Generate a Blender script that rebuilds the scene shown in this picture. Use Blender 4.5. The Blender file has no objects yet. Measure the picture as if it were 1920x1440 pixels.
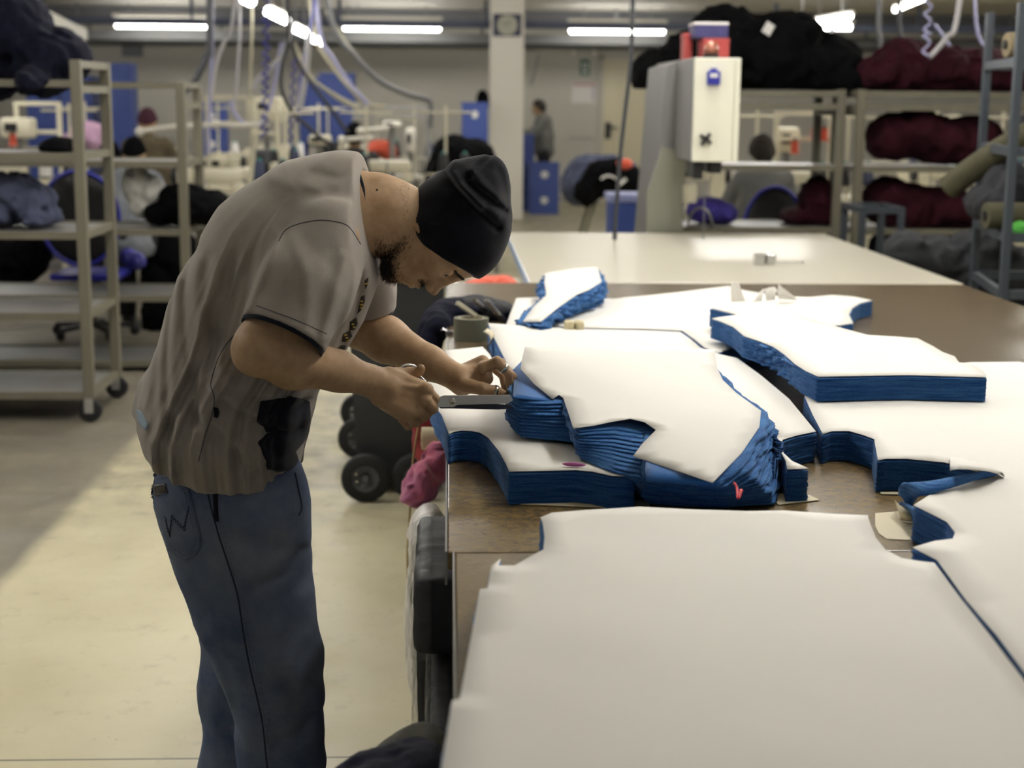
import bpy, bmesh, math, random
import numpy as np
from mathutils import Vector, Matrix, noise, geometry
from mathutils.bvhtree import BVHTree
random.seed(11)
SC = bpy.context.scene
COL = SC.collection
PI = math.pi
F, CX, CY = 2900.0, 960.0, 720.0
CAM = np.array([0.0, 0.0, 1.62])
def _n(v):
    v = np.asarray(v, float); return v / np.linalg.norm(v)
# the room's axes as the lens sees them: +Y runs along the cutting tables, +Z is up
_yc = _n([(840 - CX) / F, -(185 - CY) / F, -1])
_roll = math.radians(0.5)
_hc = np.array([math.cos(_roll), -math.sin(_roll), 0])
_zc = _n(np.cross(_hc, _yc)); _xc = np.cross(_yc, _zc)
RWC = np.array([_xc, _yc, _zc])            # camera -> room
def ray(px, py): return RWC @ np.array([(px - CX) / F, -(py - CY) / F, -1.0])
def atY(px, py, Y):
    d = ray(px, py); return CAM + d * (Y / d[1])
def atZ(px, py, z):
    d = ray(px, py); return CAM + d * ((z - CAM[2]) / d[2])
def toPx(p):
    c = RWC.T @ (np.asarray(p, float) - CAM); return (CX + F * c[0] / -c[2], CY - F * c[1] / -c[2])
def V(p): return Vector((float(p[0]), float(p[1]), float(p[2])))

# ---------------------------------------------------------------- camera
cam_d = bpy.data.cameras.new('camera'); cam = bpy.data.objects.new('camera', cam_d); COL.objects.link(cam)
cam.matrix_world = Matrix([[*RWC[i], CAM[i]] for i in range(3)] + [[0, 0, 0, 1]])
cam_d.sensor_width = 36; cam_d.lens = 36 * F / 1920; cam_d.clip_end = 100; cam_d.clip_start = .05
cam_d.dof.use_dof = True; cam_d.dof.focus_distance = 3.07; cam_d.dof.aperture_fstop = 3.7
SC.camera = cam
SC.view_settings.view_transform = 'Standard'; SC.view_settings.look = 'None'
SC.view_settings.gamma = 1; SC.view_settings.use_curve_mapping = False

# ---------------------------------------------------------------- materials
def lin(c):
    return tuple((x / 255 / 12.92) if x / 255 <= .04045 else ((x / 255 + .055) / 1.055) ** 2.4 for x in c)
MATS = {}
def mat(name, rgb, rough=.6, metal=0, var=.0, vscale=8, bump=0, bscale=60, emit=0, sheen=0, spec=None, coat=0, alpha=1, trans=0, stretch=None, rgb2=None):
    """principled surface; var mixes a second tone by noise, bump roughens the surface"""
    m = bpy.data.materials.new(name); m.use_nodes = True; nt = m.node_tree; N = nt.nodes; L = nt.links
    b = N['Principled BSDF']; c = (*lin(rgb), 1)
    b.inputs['Base Color'].default_value = c; b.inputs['Roughness'].default_value = rough; b.inputs['Metallic'].default_value = metal
    if spec is not None: b.inputs['Specular IOR Level'].default_value = spec
    if sheen: b.inputs['Sheen Weight'].default_value = sheen; b.inputs['Sheen Roughness'].default_value = .5
    if coat: b.inputs['Coat Weight'].default_value = coat; b.inputs['Coat Roughness'].default_value = .15
    if trans: b.inputs['Transmission Weight'].default_value = trans
    if alpha < 1: b.inputs['Alpha'].default_value = alpha
    if emit:
        b.inputs['Emission Color'].default_value = c; b.inputs['Emission Strength'].default_value = emit
    if var or bump:
        tc = N.new('ShaderNodeTexCoord'); vec = tc.outputs['Object']
        if stretch:
            mp = N.new('ShaderNodeMapping'); mp.inputs['Scale'].default_value = stretch; L.new(vec, mp.inputs['Vector']); vec = mp.outputs['Vector']
    if var:
        n = N.new('ShaderNodeTexNoise'); n.inputs['Scale'].default_value = vscale; n.inputs['Detail'].default_value = 5; n.inputs['Roughness'].default_value = .65
        L.new(vec, n.inputs['Vector'])
        r = N.new('ShaderNodeMapRange'); r.inputs[1].default_value = .35; r.inputs[2].default_value = .68; L.new(n.outputs['Fac'], r.inputs[0])
        mx = N.new('ShaderNodeMix'); mx.data_type = 'RGBA'; mx.inputs[6].default_value = c
        c2 = lin(rgb2) if rgb2 else tuple(x * (1 - var) for x in c[:3])
        mx.inputs[7].default_value = (*c2, 1); L.new(r.outputs[0], mx.inputs[0]); L.new(mx.outputs[2], b.inputs['Base Color'])
    if bump:
        n2 = N.new('ShaderNodeTexNoise'); n2.inputs['Scale'].default_value = bscale; n2.inputs['Detail'].default_value = 4; L.new(vec, n2.inputs['Vector'])
        bp = N.new('ShaderNodeBump'); bp.inputs['Strength'].default_value = bump; bp.inputs['Distance'].default_value = .01
        L.new(n2.outputs['Fac'], bp.inputs['Height']); L.new(bp.outputs['Normal'], b.inputs['Normal'])
    MATS[name] = m
    return m

# ---------------------------------------------------------------- objects
def tag(o, label=None, cat=None, group=None, kind=None):
    if label: o['label'] = label
    if cat: o['category'] = cat
    if group: o['group'] = group
    if kind: o['kind'] = kind
    return o
def thing(name, label, cat, loc=(0, 0, 0), rotz=0, group=None):
    o = bpy.data.objects.new(name, None); COL.objects.link(o); o.empty_display_size = .05
    o.location = V(loc); o.rotation_euler = (0, 0, rotz)
    return tag(o, label, cat, group)
def origin_of(o):
    m = Matrix.Identity(4)
    while o is not None:
        m = (Matrix.Translation(o.location) @ Matrix.Rotation(o.rotation_euler[2], 4, 'Z')) @ m; o = o.parent
    return m
def link(name, me, m, parent=None, world=False, smooth=False):
    """one mesh object; world=True: the coordinates are the room's and are brought into the parent's frame"""
    o = bpy.data.objects.new(name, me); COL.objects.link(o)
    if m is not None and not me.materials: me.materials.append(m)
    if parent is not None:
        o.parent = parent
        if world: me.transform(origin_of(parent).inverted())
    if smooth:
        me.polygons.foreach_set('use_smooth', [True] * len(me.polygons))
    return o
def copy_tree(o, parent=None, **kw):
    c = o.copy(); COL.objects.link(c); c.parent = parent
    for ch in [x for x in bpy.data.objects if x.parent == o]: copy_tree(ch, c)
    for k, v in kw.items():
        if k == 'loc': c.location = V(v)
        elif k == 'rotz': c.rotation_euler = (0, 0, v)
        elif k == 'scale': c.scale = v
        else: c[{'label': 'label', 'group': 'group', 'cat': 'category'}[k]] = v
    return c

class MB:
    """gathers shapes into one mesh"""
    def __init__(s): s.v = []; s.f = []
    def add(s, vs, fs):
        b = len(s.v); s.v.extend([tuple(map(float, p)) for p in vs]); s.f.extend([tuple(b + i for i in f) for f in fs]); return s
    def box(s, lo, hi, bev=0.0, rot=0, piv=None):
        lo = np.minimum(lo, hi).astype(float); hi2 = np.maximum(np.array(lo), np.array(hi)).astype(float)
        lo, hi = lo, hi2
        if bev <= 0:
            vs = [(x, y, z) for x in (lo[0], hi[0]) for y in (lo[1], hi[1]) for z in (lo[2], hi[2])]
            fs = [(0, 1, 3, 2), (4, 6, 7, 5), (0, 4, 5, 1), (2, 3, 7, 6), (0, 2, 6, 4), (1, 5, 7, 3)]
        else:
            bm = bmesh.new(); bmesh.ops.create_cube(bm, size=1)
            for v in bm.verts: v.co = Vector([(lo[i] + hi[i]) / 2 + v.co[i] * (hi[i] - lo[i]) for i in range(3)])
            bmesh.ops.bevel(bm, geom=bm.edges[:], offset=min(bev, .45 * min(hi - lo)), segments=2, affect='EDGES', profile=.5)
            bm.verts.index_update(); vs = [tuple(v.co) for v in bm.verts]; fs = [tuple(v.index for v in f.verts) for f in bm.faces]; bm.free()
        if rot:
            c = np.array(piv if piv is not None else (lo + hi) / 2); cs, sn = math.cos(rot), math.sin(rot)
            vs = [(c[0] + (x - c[0]) * cs - (y - c[1]) * sn, c[1] + (x - c[0]) * sn + (y - c[1]) * cs, z) for x, y, z in vs]
        return s.add(vs, fs)
    def obox(s, a, b, w, h, up=(0, 0, 1)):
        """a square bar from a to b"""
        a, b = np.array(a, float), np.array(b, float); d = _n(b - a); u = np.array(up, float)
        if abs(d @ u) > .95: u = np.array([0, 1., 0])
        x = _n(np.cross(d, u)); z = np.cross(x, d)
        vs = [p + x * sx * w / 2 + z * sz * h / 2 for p in (a, b) for sx, sz in ((-1, -1), (1, -1), (1, 1), (-1, 1))]
        return s.add(vs, [(3, 2, 1, 0), (4, 5, 6, 7)] + [(i, (i + 1) % 4, 4 + (i + 1) % 4, 4 + i) for i in range(4)])
    def tube(s, pts, r, n=8, closed=False, flat=1.0):
        pts = [np.array(p, float) for p in pts]; m = len(pts)
        rs = r if hasattr(r, '__len__') else [r] * m
        vs = []; up = None
        for i, p in enumerate(pts):
            a = pts[(i - 1) % m] if (closed or i > 0) else p; b = pts[(i + 1) % m] if (closed or i < m - 1) else p
            d = b - a; d = d / (np.linalg.norm(d) + 1e-12)
            if up is None:
                up = np.array([0, 0, 1.]) if abs(d[2]) < .9 else np.array([0, 1., 0])
            x = np.cross(d, up); x /= np.linalg.norm(x) + 1e-12; up = np.cross(x, d)
            for k in range(n):
                t = 2 * PI * k / n; vs.append(p + x * math.cos(t) * rs[i] + up * math.sin(t) * rs[i] * flat)
        fs = []
        for i in range(m if closed else m - 1):
            j = (i + 1) % m
            for k in range(n): fs.append((i * n + k, i * n + (k + 1) % n, j * n + (k + 1) % n, j * n + k))
        if not closed: fs += [tuple(range(n - 1, -1, -1)), tuple((m - 1) * n + k for k in range(n))]
        return s.add(vs, fs)
    def cyl(s, a, b, r, n=20, r2=None): return s.tube([a, b], [r, r if r2 is None else r2], n)
    def lathe(s, prof, c=(0, 0, 0), n=24, axis='z'):
        vs = []; m = len(prof)
        for r, z in prof:
            for k in range(n):
                t = 2 * PI * k / n; p = (r * math.cos(t), r * math.sin(t), z)
                if axis == 'x': p = (p[2], p[0], p[1])
                if axis == 'y': p = (p[1], p[2], p[0])
                vs.append((p[0] + c[0], p[1] + c[1], p[2] + c[2]))
        fs = [(i * n + k, i * n + (k + 1) % n, (i + 1) * n + (k + 1) % n, (i + 1) * n + k) for i in range(m - 1) for k in range(n)]
        if tuple(prof[0]) != tuple(prof[-1]): fs += [tuple(range(n - 1, -1, -1)), tuple((m - 1) * n + k for k in range(n))]
        return s.add(vs, fs)
    def prism(s, poly, ext):
        """a closed outline (room points) pushed along ext"""
        p = [np.array(q, float) for q in poly]; n = len(p); e = np.array(ext, float)
        tri = geometry.tessellate_polygon([[V(q) for q in p]])
        return s.add(p + [q + e for q in p], [tuple(t) for t in tri] + [tuple(i + n for i in reversed(t)) for t in tri] + [(i, (i + 1) % n, n + (i + 1) % n, n + i) for i in range(n)])
    def ball(s, c, r, n=12, sc=(1, 1, 1)):
        prof = [(max(1e-4, math.sin(PI * i / n)) * r, -math.cos(PI * i / n) * r) for i in range(n + 1)]
        b = len(s.v); s.lathe(prof, (0, 0, 0), n * 2)
        for i in range(b, len(s.v)): s.v[i] = tuple(s.v[i][k] * sc[k] + c[k] for k in range(3))
        return s
    def mesh(s, name):
        me = bpy.data.meshes.new(name); me.from_pydata(s.v, [], s.f); me.update()
        bm = bmesh.new(); bm.from_mesh(me); bmesh.ops.recalc_face_normals(bm, faces=bm.faces[:]); bm.to_mesh(me); bm.free()
        return me
    def build(s, name, m, parent=None, world=False, smooth=False, auto=0):
        o = link(name, s.mesh(name), m, parent, world, smooth or auto > 0)
        if auto:
            o.data.set_sharp_from_angle(angle=math.radians(auto))
        return o
def one(name, mb, m, label, cat, group=None, smooth=False, auto=0, kind=None):
    return tag(mb.build(name, m, None, False, smooth, auto), label, cat, group, kind)

# ---------------------------------------------------------------- implicit surfaces for bodies, cloth and soft things
def smin(a, b, k):
    if k <= 0: return np.minimum(a, b)
    h = np.clip(.5 + .5 * (b - a) / k, 0, 1); return b + (a - b) * h - k * h * (1 - h)
def smax(a, b, k): return -smin(-a, -b, k)
def d_ball(P, c, r): return np.linalg.norm(P - np.asarray(c), axis=1) - r
def d_cone(P, a, b, ra, rb):
    a = np.asarray(a, float); b = np.asarray(b, float); ba = b - a; l2 = ba @ ba
    h = np.clip((P - a) @ ba / (l2 + 1e-12), 0, 1)
    return np.linalg.norm(P - a - h[:, None] * ba, axis=1) - (ra + (rb - ra) * h)
def d_chain(P, pts, rs, k=.01):
    d = None
    for i in range(len(pts) - 1):
        e = d_cone(P, pts[i], pts[i + 1], rs[i], rs[i + 1]); d = e if d is None else smin(d, e, k)
    return d
def d_ell(P, c, r, B=None):
    q = P - np.asarray(c)
    if B is not None: q = q @ np.asarray(B).T
    r = np.asarray(r, float); k0 = np.linalg.norm(q / r, axis=1); k1 = np.linalg.norm(q / (r * r), axis=1)
    return k0 * (k0 - 1) / (k1 + 1e-9)
def d_box(P, c, half, rad=0, B=None):
    q = P - np.asarray(c)
    if B is not None: q = q @ np.asarray(B).T
    q = np.abs(q) - (np.asarray(half) - rad)
    return np.linalg.norm(np.maximum(q, 0), axis=1) + np.minimum(q.max(axis=1), 0) - rad
def d_plane(P, p, n): return (P - np.asarray(p)) @ _n(n)
_rng = np.random.default_rng(5)
_perm = _rng.permutation(256); _grad = _rng.normal(size=(256, 3)); _grad /= np.linalg.norm(_grad, axis=1)[:, None]
def pnoise(P):
    i = np.floor(P).astype(int); f = P - i; u = f * f * f * (f * (f * 6 - 15) + 10); r = 0
    for dx in (0, 1):
        for dy in (0, 1):
            for dz in (0, 1):
                g = _grad[_perm[(_perm[(_perm[(i[:, 0] + dx) & 255] + i[:, 1] + dy) & 255] + i[:, 2] + dz) & 255]]
                w = (u[:, 0] if dx else 1 - u[:, 0]) * (u[:, 1] if dy else 1 - u[:, 1]) * (u[:, 2] if dz else 1 - u[:, 2])
                r = r + w * np.einsum('ij,ij->i', g, f - np.array([dx, dy, dz]))
    return r * 1.6
def fold(P, scale, amp, seed=0, ridge=True):
    """soft cloth creases"""
    q = P * np.asarray(scale) + seed * 17.3
    w = q + .6 * np.stack([pnoise(q * .7 + 5), pnoise(q * .7 + 9), pnoise(q * .7 + 13)], 1)
    n = pnoise(w)
    return amp * ((1 - 2 * np.abs(n)) if ridge else n)
def sdf_mesh(name, fn, lo, hi, h, slack=3.0):
    """surface nets over a sparse grid"""
    lo = np.asarray(lo, float); hi = np.asarray(hi, float); s = 16
    n = np.ceil((hi - lo) / (h * s)).astype(int)
    g = np.stack(np.meshgrid(*[np.arange(k) for k in n], indexing='ij'), -1).reshape(-1, 3) * s
    while True:
        d = fn(lo + (g + s / 2) * h)
        g = g[np.abs(d) < s * h * .87 * (1 + .35 * slack) + .002 * slack]
        if s == 1: break
        s //= 2
        g = (g[:, None, :] + np.array([(a, b, c) for a in (0, s) for b in (0, s) for c in (0, s)])[None]).reshape(-1, 3)
    D = (np.ceil((hi - lo) / h).astype(np.int64) + 40)
    key = lambda q: (q[:, 0].astype(np.int64) * D[1] + q[:, 1]) * D[2] + q[:, 2]
    off = np.array([(a, b, c) for a in (0, 1) for b in (0, 1) for c in (0, 1)])
    cor = (g[:, None, :] + off[None]).reshape(-1, 3); ck = key(cor)
    uk, first, inv = np.unique(ck, return_index=True, return_inverse=True)
    val = fn(lo + cor[first] * h); cv = val[inv].reshape(-1, 8)
    act = (cv.min(1) < 0) & (cv.max(1) >= 0); g = g[act]; cv = cv[act]
    acc = np.zeros((len(g), 3)); cnt = np.zeros(len(g))
    for i in range(8):
        for j in range(i + 1, 8):
            if np.abs(off[i] - off[j]).sum() == 1:
                m = (cv[:, i] < 0) != (cv[:, j] < 0); t = np.where(m, cv[:, i] / (cv[:, i] - cv[:, j] + 1e-20), 0)
                acc += np.where(m[:, None], off[i] + t[:, None] * (off[j] - off[i]), 0); cnt += m
    vs = lo + (g + acc / cnt[:, None]) * h
    gk = key(g); order = np.argsort(gk); sk = gk[order]
    def find(q):
        k = key(q); p = np.searchsorted(sk, k); p = np.clip(p, 0, len(sk) - 1); ok = sk[p] == k
        return np.where(ok, order[p], -1)
    faces = []
    for ax in range(3):
        e = np.zeros(3, int); e[ax] = 1; i1 = 0; i2 = int(e @ np.array([4, 2, 1]))
        m = (cv[:, i1] < 0) != (cv[:, i2] < 0); q = g[m]; flip = cv[m, i1] < 0
        b = np.zeros(3, int); b[(ax + 1) % 3] = 1; c = np.zeros(3, int); c[(ax + 2) % 3] = 1
        A, B, C, E = find(q), find(q - b), find(q - b - c), find(q - c)
        ok = (A >= 0) & (B >= 0) & (C >= 0) & (E >= 0)
        quad = np.stack([A, B, C, E], 1)[ok]; fl = flip[ok]
        quad[~fl] = quad[~fl][:, ::-1]
        faces.append(quad)
    fs = np.concatenate(faces)
    me = bpy.data.meshes.new(name)
    me.vertices.add(len(vs)); me.vertices.foreach_set('co', vs.astype(np.float32).ravel())
    me.loops.add(fs.size); me.loops.foreach_set('vertex_index', fs.astype(np.int32).ravel())
    me.polygons.add(len(fs)); me.polygons.foreach_set('loop_start', np.arange(0, fs.size, 4, dtype=np.int32))
    me.polygons.foreach_set('use_smooth', np.ones(len(fs), dtype=bool))
    me.update(calc_edges=True); me.validate()
    return me
def thicken(me, t, up=True):
    """gives a sheet its thickness, straight along the vertex normals"""
    bm = bmesh.new(); bm.from_mesh(me); bm.normal_update(); n = len(bm.verts); vs = list(bm.verts); fs = list(bm.faces); ed = [e for e in bm.edges if len(e.link_faces) == 1]
    lo = [bm.verts.new(v.co - v.normal * t) for v in vs]; bm.verts.index_update()
    for f in fs: bm.faces.new([lo[v.index] for v in reversed(f.verts)])
    for e in ed:
        l = e.link_loops[0]; a, b = l.vert, l.link_loop_next.vert; bm.faces.new([b, a, lo[a.index], lo[b.index]])
    bm.to_mesh(me); bm.free(); me.update()
def bvh_of(*objs):
    vs, ps = [], []
    for o in objs:
        b = len(vs); mw = origin_of(o); vs.extend([mw @ v.co for v in o.data.vertices]); ps.extend([tuple(b + i for i in p.vertices) for p in o.data.polygons])
    return BVHTree.FromPolygons(vs, ps)
def hit(bv, px, py, lift=0.0):
    """where the sight line through a pixel meets a surface, lifted along its normal"""
    d = V(_n(ray(px, py))); p, nrm, _, _ = bv.ray_cast(V(CAM), d)
    if p is None: return None
    if nrm.dot(d) > 0: nrm = -nrm
    return np.array(p + nrm * lift)
def resample(pts, step, closed=False):
    pts = [np.array(p, float) for p in pts]
    if closed: pts = pts + [pts[0]]
    out = []
    for a, b in zip(pts[:-1], pts[1:]):
        n = max(1, int(round(np.linalg.norm(b - a) / step)))
        out += [a + (b - a) * i / n for i in range(n)]
    if not closed: out.append(pts[-1])
    return out
def spline(pts, n=8, closed=False):
    """Catmull-Rom through the points"""
    p = [np.array(q, float) for q in pts]; m = len(p); out = []
    for i in range(m if closed else m - 1):
        a, b, c, d = (p[(i + k) % m] if closed else p[min(max(i + k, 0), m - 1)] for k in (-1, 0, 1, 2))
        for j in range(n):
            t = j / n; out.append(.5 * (2 * b + (c - a) * t + (2 * a - 5 * b + 4 * c - d) * t * t + (3 * b - a - 3 * c + d) * t ** 3))
    if not closed: out.append(p[-1])
    return out
# ================================================================ the hall
SC.view_settings.exposure = 0.28
w = bpy.data.worlds.new('world'); SC.world = w; w.use_nodes = True
w.node_tree.nodes['Background'].inputs[0].default_value = (.86, .88, .92, 1); w.node_tree.nodes['Background'].inputs[1].default_value = .26  # added ambient fill, entering where the hall has no wall behind
YW = 25.0; HC = 2.95; XL, XR = -10.5, 12.0; YB = -3.5
m_wall = mat('painted_wall', (182, 178, 167), .8, var=.05, vscale=1.2)
m_ceil = mat('ceiling_paint', (226, 222, 212), .85, var=.06, vscale=.8)
m_white = mat('white_enamel', (225, 221, 208), .45)
m_black = mat('black_plastic', (18, 18, 19), .5)
m_rubber = mat('black_rubber', (22, 22, 23), .75, bump=.15, bscale=90)
m_chrome = mat('polished_steel', (214, 214, 212), .24, 1)
m_steel = mat('brushed_steel', (150, 150, 148), .35, 1)
m_tubefar = mat('lit_tube_far', (255, 253, 248), .4, emit=13)
m_tube = mat('lit_tube', (255, 253, 250), .4, emit=33)
def floor_material():
    m = bpy.data.materials.new('cream_floor'); m.use_nodes = True; nt = m.node_tree; N, L = nt.nodes, nt.links; b = N['Principled BSDF']
    tc = N.new('ShaderNodeTexCoord'); P = tc.outputs['Object']
    def noise_(s, d=5, r=.6):
        n = N.new('ShaderNodeTexNoise'); n.inputs['Scale'].default_value = s; n.inputs['Detail'].default_value = d; n.inputs['Roughness'].default_value = r; L.new(P, n.inputs['Vector']); return n.outputs['Fac']
    def rng(x, a, c, lo=0, hi=1):
        r = N.new('ShaderNodeMapRange'); r.inputs[1].default_value = a; r.inputs[2].default_value = c; r.inputs[3].default_value = lo; r.inputs[4].default_value = hi; L.new(x, r.inputs[0]); return r.outputs[0]
    def mixc(f, a, c):
        x = N.new('ShaderNodeMix'); x.data_type = 'RGBA'
        for k, q in ((6, a), (7, c)):
            if isinstance(q, tuple): x.inputs[k].default_value = (*lin(q), 1)
            else: L.new(q, x.inputs[k])
        L.new(f, x.inputs[0]); return x.outputs[2]
    def mth(op, a, c=None):
        x = N.new('ShaderNodeMath'); x.operation = op
        for k, q in enumerate((a, c)):
            if q is None: continue
            if isinstance(q, (int, float)): x.inputs[k].default_value = q
            else: L.new(q, x.inputs[k])
        return x.outputs[0]
    sep = N.new('ShaderNodeSeparateXYZ'); L.new(P, sep.inputs[0]); X, Y = sep.outputs[0], sep.outputs[1]
    base = mixc(rng(noise_(1.6), .35, .7), (190, 183, 152), (177, 169, 138))
    base = mixc(rng(noise_(9, 6, .75), .56, .8), base, (150, 142, 116))
    # worn, trodden strip along the trolleys: its edge runs parallel to the tables
    edge = mth('SUBTRACT', -1.495, X); edge = mth('ADD', edge, rng(noise_(3), 0, 1, -.03, .03))
    worn = mth('MULTIPLY', rng(edge, -.03, .04), rng(noise_(2.4, 6), .2, .62, .7, 1))
    base = mixc(worn, base, (112, 106, 94))
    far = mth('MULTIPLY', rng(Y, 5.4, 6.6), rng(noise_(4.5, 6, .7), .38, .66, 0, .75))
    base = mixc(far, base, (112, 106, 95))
    v = N.new('ShaderNodeTexVoronoi'); v.inputs['Scale'].default_value = 26; L.new(P, v.inputs['Vector'])
    spk = mth('MULTIPLY', rng(v.outputs['Distance'], .05, .13, 1, 0), rng(noise_(6), .5, .62))
    base = mixc(mth('MULTIPLY', spk, .5), base, (110, 96, 70))
    seam = mth('ABSOLUTE', mth('SUBTRACT', mth('FLOORED_MODULO', mth('ADD', Y, .356), 2.0) if False else Y, 3.644))
    base = mixc(rng(seam, .003, .006, .8, 0), base, (70, 64, 52))
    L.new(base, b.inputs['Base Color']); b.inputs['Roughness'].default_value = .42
    L.new(rng(noise_(7), .3, .7, .34, .52), b.inputs['Roughness'])
    return m
def struct(name, mb, m): return tag(mb.build(name, m), kind='structure')
struct('floor', MB().box((XL, YB, -.1), (XR, YW, 0)), floor_material())
struct('ceiling', MB().box((XL, YB, HC), (XR, YW, HC + .1)), m_ceil)
struct('wall_back', MB().box((XL, YW, 0), (XR, YW + .15, HC)), m_wall)
struct('wall_left', MB().box((XL - .15, 6, 0), (XL, YW, HC)), m_wall)
struct('wall_right', MB().box((XR, 3, 0), (XR + .15, YW, HC)), m_wall)
# white square pillar
pl, pr = atZ(918, 412, 0), atZ(980, 413, 0)
struct('pillar_1', MB().box((pl[0], pl[1], 0), (pr[0], pl[1] + .45, HC), .01), mat('pillar_paint', (222, 217, 206), .6))
# skirting, door in the end wall
struct('baseboard_back', MB().box((XL, YW - .02, 0), (XR, YW, .1)), mat('skirting_paint', (150, 146, 136), .6))
d0, d1 = atY(1128, 300, YW)[0], atY(1206, 300, YW)[0]
dm = mat('cream_door_paint', (196, 187, 158), .5)
door = struct('door_1', MB().box((d0, YW - .04, 0), (d1, YW - .001, 2.26), .004), dm)
fr = MB()
for x in (d0 - .06, d1): fr.box((x, YW - .06, 0), (x + .06, YW - .001, 2.32))
fr.box((d0 - .06, YW - .06, 2.261), (d1 + .06, YW - .001, 2.32)); fr.build('door_frame', m_wall, door)
h = atY(1140, 245, YW - .05); hb = MB().box((h[0] - .05, YW - .06, h[2] - .13), (h[0] + .05, YW - .041, h[2] + .13), .006)
hb.cyl((h[0], YW - .05, h[2] + .05), (h[0], YW - .11, h[2] + .05), .014).cyl((h[0], YW - .105, h[2] + .05), (h[0] + .15, YW - .105, h[2] + .05), .013)
hb.build('door_handle', m_black, door)
# ceiling trays, pipes and ducts running across before the end wall
def tray(name, y0, Y, th, dep, m, x0=-6.5, x1=9.5):
    c = atY(900, y0, Y); b = MB().box((x0, Y, c[2] - th), (x1, Y + dep, c[2]))
    for k in range(int((x1 - x0) / 2)): b.box((x0 + 1 + 2 * k, Y + dep * .4, c[2] - .005), (x0 + 1.04 + 2 * k, Y + dep * .4 + .04, HC))
    return tag(b.build(name, m), kind='structure')
tray('trim_1', 39, 21.6, .09, .3, mat('blue_grey_tray', (66, 72, 92), .55))
tray('trim_2', 63, 23.6, .14, .25, mat('galvanised_duct', (104, 104, 103), .6))
tray('trim_3', 81, 24.4, .07, .2, mat('grey_pipe', (92, 94, 98), .5))
struct('trim_4', MB().box((-6.5, 24.2, 2.78), (9.5, 24.4, HC)), mat('dark_beam', (96, 96, 98), .7))

# ---------------------------------------------------------------- lamps
def luminaire(c, L, along='x', label=None, group='ceiling lights', hang=None, name='fluorescent_lamp', r=.05, cat='ceiling light', slim=False, m=None):
    t = thing(name, label, cat, c, 0, group)
    hw = .03 if slim else .07
    s = (L / 2, hw) if along == 'x' else (hw, L / 2)
    MB().box((-s[0], -s[1], r), (s[0], s[1], r + (.02 if slim else .05)), .008).build('housing', m_white, t)
    a = np.array([L / 2 - .03, 0, 0.]) if along == 'x' else np.array([0, L / 2 - .03, 0.])
    MB().tube([-a, -a * .98, a * .98, a], [r * .6, r, r, r * .6], 14).build('diffuser', m or m_tubefar, t, smooth=True)
    top = (hang if hang else HC) - c[2]
    if top > .11:
        for k in (-.35, .35):
            p = a * 2 * k; MB().cyl((p[0], p[1], r + (.02 if slim else .05)), (p[0], p[1], top), .006, 6).build('suspension_rod', m_steel, t)
    return t
for x0, x1, y, wh in ((212, 396, 42, 'over the blue crates'), (640, 830, 47, 'left of the white pillar'), (1064, 1250, 52.5, 'right of the white pillar')):
    a, b = atY(x0, y, 23), atY(x1, y, 23)
    luminaire(((a[0] + b[0]) / 2, 23, a[2]), b[0] - a[0], 'x', f'long lit fluorescent lamp hanging across the hall, {wh}', r=.075)
for x, wh in ((1560, 'behind the black garments'),):
    a, b = atY(1520, 50, 21), atY(1600, 51, 21); luminaire(((a[0] + b[0]) / 2, 21, a[2]), b[0] - a[0], 'x', 'short lit fluorescent lamp seen level behind the black garments', r=.04)
# lamps over the sewing lines run away from us
for k, (p, q, lb) in enumerate((((451, -4), (478, 3), 'lit end of a sewing-line lamp at the top edge above the hanging cables'), ((497, 16), (541, 42), 'lit sewing-line lamp, first of three slanting above the hanging cables'),
                            ((546, 46), (577, 68), 'lit sewing-line lamp, second of three slanting above the hanging cables'), ((578, 67), (606, 83), 'lit sewing-line lamp, last of three slanting above the hanging cables'))):
    zz = 2.32; a, b = atZ(*p, zz), atZ(*q, zz)
    xx = -1.52; Lk = min(1.5, abs(b[1] - a[1]) * .92)
    luminaire(((a[0] + b[0]) / 2, (a[1] + b[1]) / 2, zz), Lk, 'y', lb, 'sewing-line lamps', r=.04, slim=True)
for p, q, lb in (((1484, 44), (1603, 18), 'slanting lit lamp right of the heaped black garments'), ((1676, 5), (1740, -8), 'lit lamp end at the top edge above the maroon cloth')):
    Y = 16; a, b = atY(*p, Y), atY(*q, Y - 2.2)
    t = luminaire(tuple((a + b) / 2 - np.array([0, 0, .04])), float(np.linalg.norm(b - a)) * .92, 'y', lb, 'lamps on the far right', r=.025, slim=True)
    t.rotation_euler = (0, 0, -math.atan2(b[0] - a[0], b[1] - a[1]) if b[1] > a[1] else math.atan2(a[0] - b[0], a[1] - b[1]) * -1)
# the lamps that light the cutting tables hang above the frame
for X, Y, al, L in ((1.35, 3.4, 'y', 1.5), (1.35, 5.6, 'y', 1.5), (1.35, 8.0, 'y', 1.5), (-3.0, 4.2, 'y', 1.5), (-1.2, 9.0, 'x', 1.5), (-4.4, 8.0, 'y', 1.5), (3.6, 6.0, 'y', 1.5), (4.4, 10.0, 'y', 1.5), (-1.2, 5.8, 'y', 1.5),
                    (-4.2, 13, 'x', 1.5), (2.4, 13, 'x', 1.5), (5.4, 15, 'x', 1.5), (-.6, 15.6, 'x', 1.5), (-5.5, 15.6, 'x', 1.5), (3.0, 15.9, 'x', 1.5), (7.5, 15.6, 'x', 1.5), (7.5, 12, 'y', 1.5)):
    luminaire((X, Y, 2.8), L, al, 'twin-ended fluorescent ceiling lamp above the picture', 'ceiling lights out of the picture', r=.06, m=m_tube)

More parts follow.
